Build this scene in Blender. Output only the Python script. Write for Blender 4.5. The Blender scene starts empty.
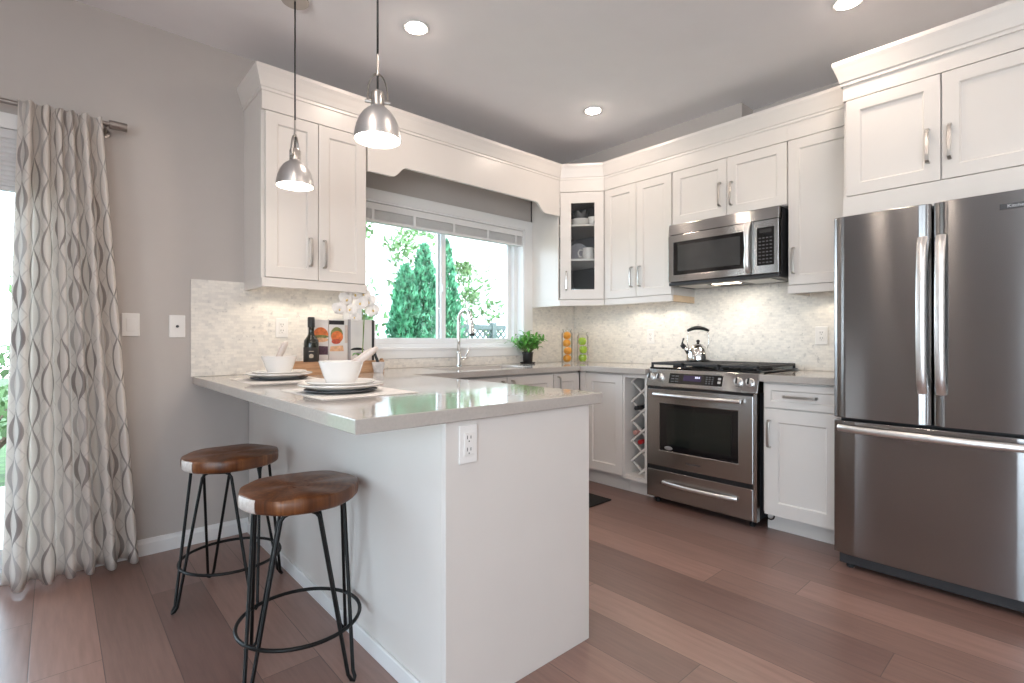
import bpy, bmesh, math, random
from mathutils import Matrix, Vector
R = math.radians
PI = math.pi
scene = bpy.context.scene
COL = scene.collection
random.seed(7)

# ------------------------------------------------------------------ camera
cam_data = bpy.data.cameras.new('camera')
cam_data.sensor_width = 36.0
cam_data.lens = 510.28 / 1024 * 36.0
cam_data.shift_y = -(341.5 - 340.27) / 1024
cam_data.clip_start = 0.05
camera = bpy.data.objects.new('camera', cam_data)
COL.objects.link(camera)
camera.location = (0, 0, 1.12)
camera.rotation_euler = (R(90), 0, -R(90 - 48.11))
scene.camera = camera

# ------------------------------------------------------------------ world, exposure
scene.view_settings.view_transform = 'Standard'
scene.view_settings.look = 'None'
scene.view_settings.gamma = 1
scene.view_settings.use_curve_mapping = False
scene.view_settings.exposure = -0.12
world = bpy.data.worlds.new('sky')
scene.world = world
world.use_nodes = True
bg = world.node_tree.nodes['Background']
wn_ = world.node_tree
w_tc = wn_.nodes.new('ShaderNodeTexCoord')
w_sp = wn_.nodes.new('ShaderNodeSeparateXYZ')
wn_.links.new(w_tc.outputs['Generated'], w_sp.inputs[0])
w_rp = wn_.nodes.new('ShaderNodeValToRGB')      # brighter glow added below the horizon to lift the ceiling, overcast blue-white sky above
w_mr = wn_.nodes.new('ShaderNodeMapRange')
w_mr.inputs['From Min'].default_value = -0.15
w_mr.inputs['From Max'].default_value = 0.15
wn_.links.new(w_sp.outputs['Z'], w_mr.inputs['Value'])
wn_.links.new(w_mr.outputs[0], w_rp.inputs[0])
w_rp.color_ramp.elements[0].color = (0.92, 0.95, 1.0, 1)
w_rp.color_ramp.elements[1].color = (0.54, 0.66, 0.79, 1)
wn_.links.new(w_rp.outputs[0], bg.inputs['Color'])
bg.inputs['Strength'].default_value = 12.5
cy = scene.cycles
cy.max_bounces = 10
cy.diffuse_bounces = 5
cy.glossy_bounces = 5
cy.transmission_bounces = 8
cy.transparent_max_bounces = 16
cy.sample_clamp_indirect = 6.0
cy.caustics_reflective = False
cy.caustics_refractive = False
cy.use_denoising = True

WARM = (1.0, 0.82, 0.68)
POT_W, PENDANT_E, PUCK_W = 7.0, 16.0, 3.0


def lamp(name, kind, energy, color, parent, loc, rot=(0, 0, 0), size=0.05, spot=None, size_y=None):
    d = bpy.data.lights.new(name, kind)
    d.energy = energy
    d.color = color
    if kind == 'AREA':
        d.shape = 'RECTANGLE' if size_y else 'DISK'
        d.size = size
        if size_y:
            d.size_y = size_y
    else:
        d.shadow_soft_size = size
    if spot:
        d.spot_size = R(spot)
        d.spot_blend = 0.3
    o = bpy.data.objects.new(name, d)
    COL.objects.link(o)
    o.parent = parent
    o.location = loc
    o.rotation_euler = rot
    return o


def portal(name, loc, rot, sx, sy):
    o = lamp(name, 'AREA', 1.0, (1, 1, 1), None, loc, rot, sx, None, sy)
    o.data.cycles.is_portal = True
    return o


portal('window_daylight', (2.285, 3.42, 1.57), (R(-90), 0, 0), 1.55, 1.03)
portal('patio_daylight', (-1.2, 3.42, 1.05), (R(-90), 0, 0), 2.4, 2.1)
portal('front_fill_portal', (-1.85, -3.22, 1.30), (R(90), 0, 0), .9, 2.3)
portal('side_fill_portal', (-2.72, -1.3, 1.25), (0, R(-90), 0), 2.3, 3.0)

# ------------------------------------------------------------------ materials
MATS = {}


def new_mat(name):
    m = bpy.data.materials.new(name)
    m.use_nodes = True
    nt = m.node_tree
    MATS[name] = m
    return m, nt, nt.nodes['Principled BSDF']


def nd(nt, kind, **kw):
    n = nt.nodes.new(kind)
    for k, v in kw.items():
        if k.startswith('i_'):
            n.inputs[k[2:].replace('_', ' ')].default_value = v
        else:
            setattr(n, k, v)
    return n


def ramp(nt, fac, stops):
    r = nt.nodes.new('ShaderNodeValToRGB')
    while len(r.color_ramp.elements) < len(stops):
        r.color_ramp.elements.new(0.5)
    for e, (p, c) in zip(r.color_ramp.elements, stops):
        e.position = p
        e.color = (*c, 1)
    nt.links.new(fac, r.inputs[0])
    return r.outputs[0]


def objco(nt, scale=(1, 1, 1), rot=(0, 0, 0), loc=(0, 0, 0), out='Object'):
    tc = nt.nodes.new('ShaderNodeTexCoord')
    mp = nt.nodes.new('ShaderNodeMapping')
    mp.inputs['Scale'].default_value = scale
    mp.inputs['Rotation'].default_value = rot
    mp.inputs['Location'].default_value = loc
    nt.links.new(tc.outputs[out], mp.inputs[0])
    return mp.outputs[0]


def noise(nt, vec, scale, detail=3, rough=0.5, out='Fac'):
    n = nd(nt, 'ShaderNodeTexNoise')
    n.inputs['Scale'].default_value = scale
    n.inputs['Detail'].default_value = detail
    n.inputs['Roughness'].default_value = rough
    nt.links.new(vec, n.inputs['Vector'])
    return n.outputs[out]


def math_n(nt, op, a, b=None, c=None):
    n = nt.nodes.new('ShaderNodeMath')
    n.operation = op
    for i, v in enumerate((a, b, c)):
        if v is None:
            continue
        if isinstance(v, (int, float)):
            n.inputs[i].default_value = v
        else:
            nt.links.new(v, n.inputs[i])
    return n.outputs[0]


def bump(nt, h, bsdf, strength=0.1, dist=0.01):
    b = nd(nt, 'ShaderNodeBump')
    b.inputs['Strength'].default_value = strength
    b.inputs['Distance'].default_value = dist
    nt.links.new(h, b.inputs['Height'])
    nt.links.new(b.outputs[0], bsdf.inputs['Normal'])


def simple(name, col, rough=0.5, metal=0.0, var=0.04, vscale=6.0, spec=0.5, coat=0.0, emit=None, estr=0.0):
    m, nt, b = new_mat(name)
    b.inputs['Roughness'].default_value = rough
    b.inputs['Metallic'].default_value = metal
    b.inputs['Specular IOR Level'].default_value = spec
    if coat:
        b.inputs['Coat Weight'].default_value = coat
        b.inputs['Coat Roughness'].default_value = 0.05
    v = noise(nt, objco(nt), vscale, 3)
    lo = tuple(max(0, c * (1 - var)) for c in col)
    hi = tuple(min(1, c * (1 + var)) for c in col)
    nt.links.new(ramp(nt, v, [(0.3, lo), (0.7, hi)]), b.inputs['Base Color'])
    if emit:
        b.inputs['Emission Color'].default_value = (*emit, 1)
        b.inputs['Emission Strength'].default_value = estr
    return m


simple('cabinet_white', (0.75, 0.71, 0.675), 0.32, var=0.01)
simple('cabinet_inside_shade', (0.13, 0.13, 0.135), 0.6, var=0.03)  # dark grey holds the shade of an unlit cabinet interior
simple('rail_lit_tan', (0.72, 0.55, 0.38), 0.5, var=0.06, vscale=20)  # tan puts warm lamp light into the colour of a white rail end
simple('trim_white', (0.84, 0.84, 0.84), 0.35, var=0.01)
simple('wall_paint', (0.53, 0.49, 0.465), 0.75, var=0.015)
simple('ceiling_paint', (0.90, 0.89, 0.91), 0.85, var=0.01)
simple('plastic_white', (0.86, 0.84, 0.82), 0.35, var=0.01)
simple('vinyl_white', (0.88, 0.89, 0.90), 0.3, var=0.01)
simple('black_plastic', (0.012, 0.012, 0.013), 0.4, var=0.1)
simple('black_glass', (0.006, 0.006, 0.007), 0.06, var=0.05, coat=0.5)
simple('oven_glass', (0.012, 0.014, 0.012), 0.08, var=0.1, coat=0.3)
simple('microwave_glass', (0.05, 0.05, 0.05), 0.12, var=0.1, coat=0.3)
simple('cast_iron', (0.03, 0.03, 0.032), 0.55, var=0.2, vscale=40)
simple('black_steel', (0.003, 0.003, 0.003), 0.42, spec=0.3, metal=0.0, var=0.15, vscale=30)
simple('appliance_dark', (0.035, 0.035, 0.038), 0.45, var=0.1)
simple('chrome', (0.78, 0.77, 0.76), 0.1, metal=1.0, var=0.02)
simple('nickel', (0.50, 0.475, 0.45), 0.28, metal=1.0, var=0.03, vscale=20)
simple('pendant_metal', (0.68, 0.67, 0.67), 0.36, metal=1.0, var=0.03)
simple('pendant_inside', (0.9, 0.88, 0.85), 0.4, var=0.01)
simple('rod_steel', (0.34, 0.31, 0.29), 0.35, metal=1.0, var=0.05)
simple('ceramic_white', (0.86, 0.83, 0.80), 0.18, var=0.01, coat=0.3)
simple('charger_grey', (0.10, 0.10, 0.11), 0.45, var=0.08)
simple('linen', (0.76, 0.67, 0.62), 0.9, var=0.06, vscale=120)
simple('placemat_fabric', (0.82, 0.78, 0.74), 0.9, var=0.08, vscale=160)
simple('napkin_pink', (0.70, 0.58, 0.52), 0.9, var=0.06, vscale=60)
simple('bottle_glass', (0.012, 0.014, 0.008), 0.1, var=0.2, coat=0.4)
simple('bottle_label', (0.03, 0.026, 0.022), 0.5, var=0.1)
simple('label_ink', (0.55, 0.47, 0.36), 0.5, var=0.05)
simple('paper_white', (0.80, 0.77, 0.76), 0.45, var=0.03)
simple('paper_edge', (0.74, 0.70, 0.63), 0.8, var=0.06, vscale=200)
simple('ink_black', (0.02, 0.02, 0.022), 0.45, var=0.1)
simple('bun_orange', (0.75, 0.20, 0.06), 0.5, var=0.25, vscale=40)
simple('bun_light', (0.82, 0.50, 0.30), 0.5, var=0.2, vscale=60)
simple('plum', (0.10, 0.05, 0.08), 0.5, var=0.4, vscale=60)
simple('herb_green', (0.22, 0.24, 0.09), 0.5, var=0.4, vscale=60)
simple('berry_red', (0.55, 0.10, 0.06), 0.5, var=0.3, vscale=60)
simple('cover_grey', (0.42, 0.40, 0.43), 0.5, var=0.1)
simple('marble', (0.68, 0.66, 0.66), 0.3, var=0.25, vscale=25)
simple('petal_white', (0.90, 0.87, 0.85), 0.6, var=0.04, vscale=40)
simple('petal_throat', (0.75, 0.55, 0.20), 0.6, var=0.2, vscale=60)
simple('stem_green', (0.16, 0.24, 0.07), 0.5, var=0.2, vscale=30)
simple('leaf_green', (0.15, 0.44, 0.08), 0.45, var=0.5, vscale=22)
simple('soil', (0.03, 0.02, 0.015), 0.95, var=0.4, vscale=80)
simple('pot_black', (0.014, 0.014, 0.016), 0.35, var=0.1)
simple('orange_peel', (0.90, 0.38, 0.03), 0.4, var=0.12, vscale=60)
simple('apple_green', (0.38, 0.60, 0.05), 0.25, var=0.2, vscale=25)
simple('wine_red', (0.38, 0.015, 0.02), 0.3, var=0.1)
simple('wine_pink', (0.55, 0.28, 0.25), 0.4, var=0.1)
simple('mat_black', (0.012, 0.011, 0.011), 0.95, var=0.4, vscale=200)
simple('blind_fabric', (0.70, 0.70, 0.71), 0.8, var=0.05)
simple('screen_purple', (0.02, 0.015, 0.03), 0.15, var=0.1, emit=(0.20, 0.12, 0.34), estr=0.12)
simple('screen_digits', (0.4, 0.4, 0.5), 0.2, emit=(0.75, 0.75, 0.95), estr=0.9)
simple('key_grey', (0.10, 0.10, 0.105), 0.5, var=0.1)
simple('logo_grey', (0.55, 0.55, 0.56), 0.3, metal=0.8, var=0.03)
simple('logo_dark', (0.05, 0.05, 0.055), 0.4, var=0.05)
simple('cedar_leaf', (0.085, 0.28, 0.15), 0.7, var=0.6, vscale=12)
simple('hedge_leaf', (0.13, 0.23, 0.085), 0.7, var=0.4, vscale=3)
simple('bark', (0.16, 0.11, 0.08), 0.9, var=0.3, vscale=20)
simple('fence_green', (0.075, 0.10, 0.095), 0.8, var=0.1)
simple('house_white', (0.82, 0.82, 0.80), 0.8, var=0.03)
simple('house_trim', (0.45, 0.46, 0.48), 0.7, var=0.05)
simple('roof_grey', (0.25, 0.25, 0.27), 0.85, var=0.2, vscale=30)
simple('grass', (0.06, 0.11, 0.035), 0.95, var=0.4, vscale=10)
simple('patio_stone', (0.62, 0.60, 0.57), 0.9, var=0.1, vscale=10)
simple('rubber', (0.02, 0.02, 0.02), 0.7, var=0.1)


def emitter(name, col, strength):
    m, nt, b = new_mat(name)
    b.inputs['Base Color'].default_value = (0.9, 0.9, 0.9, 1)
    b.inputs['Emission Color'].default_value = (*col, 1)
    b.inputs['Emission Strength'].default_value = strength
    return m


emitter('pendant_glow', (1.0, 0.90, 0.78), PENDANT_E)
emitter('pot_glow', (1.0, 0.84, 0.71), 130.0)
emitter('puck_glow', (1.0, 0.86, 0.66), 6.0)


def thin_glass(name, tint=(0.97, 0.99, 0.98), refl=0.08):
    m, nt, b = new_mat(name)
    nt.nodes.remove(b)
    out = nt.nodes['Material Output']
    tr = nd(nt, 'ShaderNodeBsdfTransparent')
    tr.inputs[0].default_value = (*tint, 1)
    gl = nd(nt, 'ShaderNodeBsdfGlossy')
    gl.inputs['Roughness'].default_value = 0.02
    fr = nd(nt, 'ShaderNodeLayerWeight')
    fr.inputs['Blend'].default_value = 0.25
    f = math_n(nt, 'MULTIPLY_ADD', fr.outputs['Fresnel'], 0.6, refl * 0.3)
    mx = nd(nt, 'ShaderNodeMixShader')
    nt.links.new(f, mx.inputs[0])
    nt.links.new(tr.outputs[0], mx.inputs[1])
    nt.links.new(gl.outputs[0], mx.inputs[2])
    nt.links.new(mx.outputs[0], out.inputs[0])
    return m


thin_glass('window_glass')
thin_glass('jar_glass', (0.985, 0.985, 0.975), 0.02)
thin_glass('cabinet_glass', (0.94, 0.95, 0.95), 0.04)


def steel(name, col, rough, aniso, rot):
    m, nt, b = new_mat(name)
    b.inputs['Metallic'].default_value = 1
    b.inputs['Anisotropic'].default_value = aniso
    b.inputs['Anisotropic Rotation'].default_value = rot
    tg = nd(nt, 'ShaderNodeTangent', direction_type='RADIAL', axis='Z')
    nt.links.new(tg.outputs[0], b.inputs['Tangent'])
    v = noise(nt, objco(nt, (3, 3, 260)), 3, 2)
    nt.links.new(ramp(nt, v, [(0.3, tuple(c * 0.94 for c in col)), (0.7, col)]), b.inputs['Base Color'])
    w = noise(nt, objco(nt, (1, 1, 0.3)), 5, 0)
    nt.links.new(math_n(nt, 'MULTIPLY_ADD', v, 0.02, rough), b.inputs['Roughness'])
    bump(nt, w, b, 0.05, 0.010)
    return m


steel('stainless', (0.46, 0.45, 0.445), 0.19, 1.0, 0.25)
steel('fridge_steel', (0.31, 0.305, 0.307), 0.17, 1.0, 0.25)
simple('handle_steel', (0.80, 0.79, 0.78), 0.34, metal=1.0, var=0.03, vscale=20)


def mat_floor():
    m, nt, b = new_mat('floor_planks')
    tc = nt.nodes.new('ShaderNodeTexCoord')
    sp = nt.nodes.new('ShaderNodeSeparateXYZ')
    nt.links.new(tc.outputs['Object'], sp.inputs[0])
    W, L = 0.192, 1.75
    px = math_n(nt, 'DIVIDE', math_n(nt, 'ADD', sp.outputs['X'], 10.05), W)
    ix = math_n(nt, 'FLOOR', px)
    fx = math_n(nt, 'FRACT', px)
    wn = nd(nt, 'ShaderNodeTexWhiteNoise', noise_dimensions='1D')
    nt.links.new(ix, wn.inputs['W'])
    py = math_n(nt, 'ADD', math_n(nt, 'DIVIDE', sp.outputs['Y'], L), math_n(nt, 'MULTIPLY', wn.outputs[0], 7.31))
    iy = math_n(nt, 'FLOOR', py)
    fy = math_n(nt, 'FRACT', py)
    cb = nd(nt, 'ShaderNodeCombineXYZ')
    nt.links.new(ix, cb.inputs[0])
    nt.links.new(iy, cb.inputs[1])
    w2 = nd(nt, 'ShaderNodeTexWhiteNoise', noise_dimensions='2D')
    nt.links.new(cb.outputs[0], w2.inputs['Vector'])
    base = ramp(nt, w2.outputs[0], [(0.0, (0.175, 0.098, 0.082)), (0.25, (0.230, 0.132, 0.108)),
                                    (0.55, (0.275, 0.160, 0.131)), (0.85, (0.325, 0.188, 0.152)), (1.0, (0.20, 0.128, 0.113))])
    # grain, shifted per plank
    off = nd(nt, 'ShaderNodeVectorMath', operation='MULTIPLY_ADD')
    off.inputs[1].default_value = (40, 3.0, 1)
    nt.links.new(tc.outputs['Object'], off.inputs[0])
    nt.links.new(w2.outputs['Color'], off.inputs[2])
    sc = nd(nt, 'ShaderNodeVectorMath', operation='ADD')
    nt.links.new(off.outputs[0], sc.inputs[0])
    sm = nd(nt, 'ShaderNodeVectorMath', operation='SCALE')
    sm.inputs['Scale'].default_value = 30
    nt.links.new(w2.outputs['Color'], sm.inputs[0])
    nt.links.new(sm.outputs[0], sc.inputs[1])
    g = noise(nt, sc.outputs[0], 1.3, 5, 0.6)
    gr = ramp(nt, g, [(0.25, (0.78, 0.76, 0.76)), (0.6, (1.06, 1.06, 1.06)), (0.85, (1.18, 1.16, 1.14))])
    mul = nd(nt, 'ShaderNodeMix', data_type='RGBA', blend_type='MULTIPLY')
    mul.inputs[0].default_value = 1
    nt.links.new(base, mul.inputs[6])
    nt.links.new(gr, mul.inputs[7])
    # seams
    ex = math_n(nt, 'MINIMUM', fx, math_n(nt, 'SUBTRACT', 1.0, fx))
    ey = math_n(nt, 'MINIMUM', fy, math_n(nt, 'SUBTRACT', 1.0, fy))
    seam = math_n(nt, 'MINIMUM', math_n(nt, 'MULTIPLY', ex, W), math_n(nt, 'MULTIPLY', ey, L))
    sm2 = math_n(nt, 'LESS_THAN', seam, 0.0013)
    dk = nd(nt, 'ShaderNodeMix', data_type='RGBA')
    nt.links.new(sm2, dk.inputs[0])
    nt.links.new(mul.outputs[2], dk.inputs[6])
    dk.inputs[7].default_value = (0.09, 0.055, 0.045, 1)
    nt.links.new(dk.outputs[2], b.inputs['Base Color'])
    nt.links.new(math_n(nt, 'MULTIPLY_ADD', g, 0.12, 0.27), b.inputs['Roughness'])
    b.inputs['Specular IOR Level'].default_value = 0.85
    bump(nt, math_n(nt, 'MINIMUM', seam, 0.003), b, 0.25, 0.3)
    return m


mat_floor()


def mat_quartz():
    m, nt, b = new_mat('quartz')
    co = objco(nt)
    v = noise(nt, co, 90, 3, 0.7)
    w = noise(nt, co, 5, 4, 0.6)
    s = math_n(nt, 'ADD', math_n(nt, 'MULTIPLY', v, 0.6), math_n(nt, 'MULTIPLY', w, 0.4))
    nt.links.new(ramp(nt, s, [(0.35, (0.45, 0.412, 0.38)), (0.65, (0.52, 0.478, 0.442))]), b.inputs['Base Color'])
    b.inputs['Roughness'].default_value = 0.07
    b.inputs['Specular IOR Level'].default_value = 0.75


mat_quartz()


def mat_mosaic():
    m, nt, b = new_mat('mosaic_tile')
    tc = nt.nodes.new('ShaderNodeTexCoord')
    sp = nt.nodes.new('ShaderNodeSeparateXYZ')
    nt.links.new(tc.outputs['Object'], sp.inputs[0])
    cb = nd(nt, 'ShaderNodeCombineXYZ')
    nt.links.new(math_n(nt, 'ADD', sp.outputs['X'], sp.outputs['Y']), cb.inputs[0])
    nt.links.new(sp.outputs['Z'], cb.inputs[1])
    br = nd(nt, 'ShaderNodeTexBrick')
    nt.links.new(cb.outputs[0], br.inputs['Vector'])
    br.inputs['Scale'].default_value = 1
    br.inputs['Brick Width'].default_value = 0.032
    br.inputs['Row Height'].default_value = 0.016
    br.inputs['Mortar Size'].default_value = 0.0012
    br.inputs['Bias'].default_value = -0.35
    br.inputs['Color1'].default_value = (0.89, 0.855, 0.80, 1)
    br.inputs['Color2'].default_value = (0.70, 0.675, 0.645, 1)
    br.inputs['Mortar'].default_value = (0.82, 0.79, 0.74, 1)
    v = noise(nt, tc.outputs['Object'], 30, 4, 0.7)
    stain = ramp(nt, v, [(0.30, (0.70, 0.70, 0.71)), (0.40, (0.95, 0.95, 0.95)), (0.7, (1.04, 1.03, 1.02))])
    mul = nd(nt, 'ShaderNodeMix', data_type='RGBA', blend_type='MULTIPLY')
    mul.inputs[0].default_value = 1
    nt.links.new(br.outputs['Color'], mul.inputs[6])
    nt.links.new(stain, mul.inputs[7])
    nt.links.new(mul.outputs[2], b.inputs['Base Color'])
    b.inputs['Roughness'].default_value = 0.3
    bump(nt, br.outputs['Fac'], b, -0.15, 0.002)


mat_mosaic()


def mat_wood(name, cols, rings=True, rough=0.35):
    m, nt, b = new_mat(name)
    tc = nt.nodes.new('ShaderNodeTexCoord')
    if rings:   # end-grain slab: growth rings and radial figure round the pith
        mp = objco(nt, (1, 1, 1), loc=(0.03, -0.02, 0))
        sp = nt.nodes.new('ShaderNodeSeparateXYZ')
        nt.links.new(mp, sp.inputs[0])
        ang = math_n(nt, 'ARCTAN2', sp.outputs['Y'], sp.outputs['X'])
        rad = math_n(nt, 'SQRT', math_n(nt, 'ADD', math_n(nt, 'POWER', sp.outputs['X'], 2), math_n(nt, 'POWER', sp.outputs['Y'], 2)))
        cb = nd(nt, 'ShaderNodeCombineXYZ')
        nt.links.new(math_n(nt, 'MULTIPLY', math_n(nt, 'COSINE', ang), 2.4), cb.inputs[0])
        nt.links.new(math_n(nt, 'MULTIPLY', math_n(nt, 'SINE', ang), 2.4), cb.inputs[1])
        nt.links.new(math_n(nt, 'MULTIPLY', rad, 5), cb.inputs[2])
        n1 = noise(nt, cb.outputs[0], 1.6, 4, 0.6)
        n2 = noise(nt, mp, 9, 4, 0.6)
        ck = noise(nt, cb.outputs[0], 5.5, 3, 0.6)
        rg = math_n(nt, 'SINE', math_n(nt, 'ADD', math_n(nt, 'MULTIPLY', rad, 260), math_n(nt, 'MULTIPLY', n2, 14)))
        n1 = math_n(nt, 'ADD', math_n(nt, 'MULTIPLY', n1, 0.6), math_n(nt, 'MULTIPLY', ck, 0.55))
        f = math_n(nt, 'ADD', math_n(nt, 'MULTIPLY', n1, 0.72), math_n(nt, 'ADD', math_n(nt, 'MULTIPLY', n2, 0.20), math_n(nt, 'MULTIPLY', rg, 0.03)))
    else:
        f = noise(nt, objco(nt, (4, 40, 40)), 1.5, 5, 0.6)
    nt.links.new(ramp(nt, f, list(zip((0.30, 0.45, 0.58, 0.72), cols))), b.inputs['Base Color'])
    b.inputs['Roughness'].default_value = rough


mat_wood('teak', [(0.035, 0.010, 0.004), (0.10, 0.031, 0.010), (0.17, 0.058, 0.018), (0.32, 0.14, 0.05)], True, 0.33)
mat_wood('sapwood', [(0.50, 0.44, 0.40), (0.60, 0.54, 0.50), (0.68, 0.62, 0.58), (0.75, 0.70, 0.66)], False, 0.5)
mat_wood('tray_wood', [(0.36, 0.19, 0.10), (0.50, 0.29, 0.16), (0.60, 0.36, 0.21), (0.66, 0.42, 0.26)], False, 0.5)
mat_wood('spoon_wood', [(0.66, 0.52, 0.40), (0.74, 0.60, 0.48), (0.78, 0.66, 0.54), (0.82, 0.70, 0.58)], False, 0.6)


def mat_curtain():
    m, nt, b = new_mat('curtain_print')
    tc = nt.nodes.new('ShaderNodeTexCoord')
    sp = nt.nodes.new('ShaderNodeSeparateXYZ')
    nt.links.new(tc.outputs['UV'], sp.inputs[0])        # metres of cloth
    PU, PV = 0.104, 0.205
    u = math_n(nt, 'DIVIDE', sp.outputs['X'], PU)
    iu = math_n(nt, 'FLOOR', u)
    fu = math_n(nt, 'SUBTRACT', math_n(nt, 'FRACT', u), 0.5)
    v = math_n(nt, 'ADD', math_n(nt, 'DIVIDE', sp.outputs['Y'], PV), math_n(nt, 'MULTIPLY', math_n(nt, 'MODULO', iu, 2.0), 0.5))
    iv = math_n(nt, 'FLOOR', v)
    fv = math_n(nt, 'FRACT', v)
    s = math_n(nt, 'SINE', math_n(nt, 'MULTIPLY', fv, PI))          # 0 at knots, 1 at belly
    s2 = math_n(nt, 'POWER', s, 1.4)
    au = math_n(nt, 'ABSOLUTE', fu)
    inner = math_n(nt, 'MULTIPLY', s2, 0.25)
    outer = math_n(nt, 'ADD', math_n(nt, 'MULTIPLY', s2, 0.38), 0.05)
    line = math_n(nt, 'MULTIPLY', math_n(nt, 'GREATER_THAN', au, inner), math_n(nt, 'LESS_THAN', au, outer))
    # big ogee links between the chains
    fv2 = math_n(nt, 'ABSOLUTE', math_n(nt, 'SUBTRACT', fv, 0.5))
    og = math_n(nt, 'ABSOLUTE', math_n(nt, 'SUBTRACT', math_n(nt, 'SUBTRACT', 0.5, au), math_n(nt, 'MULTIPLY', math_n(nt, 'SUBTRACT', 0.5, fv2), 1.6)))
    thin = math_n(nt, 'MULTIPLY', math_n(nt, 'LESS_THAN', og, 0.035), math_n(nt, 'GREATER_THAN', fv2, 0.28))
    cb = nd(nt, 'ShaderNodeCombineXYZ')
    nt.links.new(iu, cb.inputs[0])
    nt.links.new(math_n(nt, 'MULTIPLY', iv, 1.0), cb.inputs[1])
    wn = nd(nt, 'ShaderNodeTexWhiteNoise', noise_dimensions='2D')
    nt.links.new(cb.outputs[0], wn.inputs['Vector'])
    ink = ramp(nt, wn.outputs[0], [(0.0, (0.25, 0.205, 0.20)), (0.45, (0.34, 0.29, 0.28)), (0.55, (0.52, 0.49, 0.485)), (1.0, (0.60, 0.57, 0.56))])
    mask = math_n(nt, 'MAXIMUM', math_n(nt, 'MULTIPLY', line, 0.72), math_n(nt, 'MULTIPLY', thin, 0.22))
    mx = nd(nt, 'ShaderNodeMix', data_type='RGBA')
    nt.links.new(mask, mx.inputs[0])
    mx.inputs[6].default_value = (0.90, 0.86, 0.82, 1)
    nt.links.new(ink, mx.inputs[7])
    nt.links.new(mx.outputs[2], b.inputs['Base Color'])
    b.inputs['Roughness'].default_value = 0.9
    tl = nd(nt, 'ShaderNodeBsdfTranslucent')
    nt.links.new(mx.outputs[2], tl.inputs[0])
    ms = nd(nt, 'ShaderNodeMixShader')
    ms.inputs[0].default_value = 0.48
    nt.links.new(b.outputs[0], ms.inputs[1])
    nt.links.new(tl.outputs[0], ms.inputs[2])
    nt.links.new(ms.outputs[0], nt.nodes['Material Output'].inputs[0])


mat_curtain()

# ------------------------------------------------------------------ mesh helpers


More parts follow.
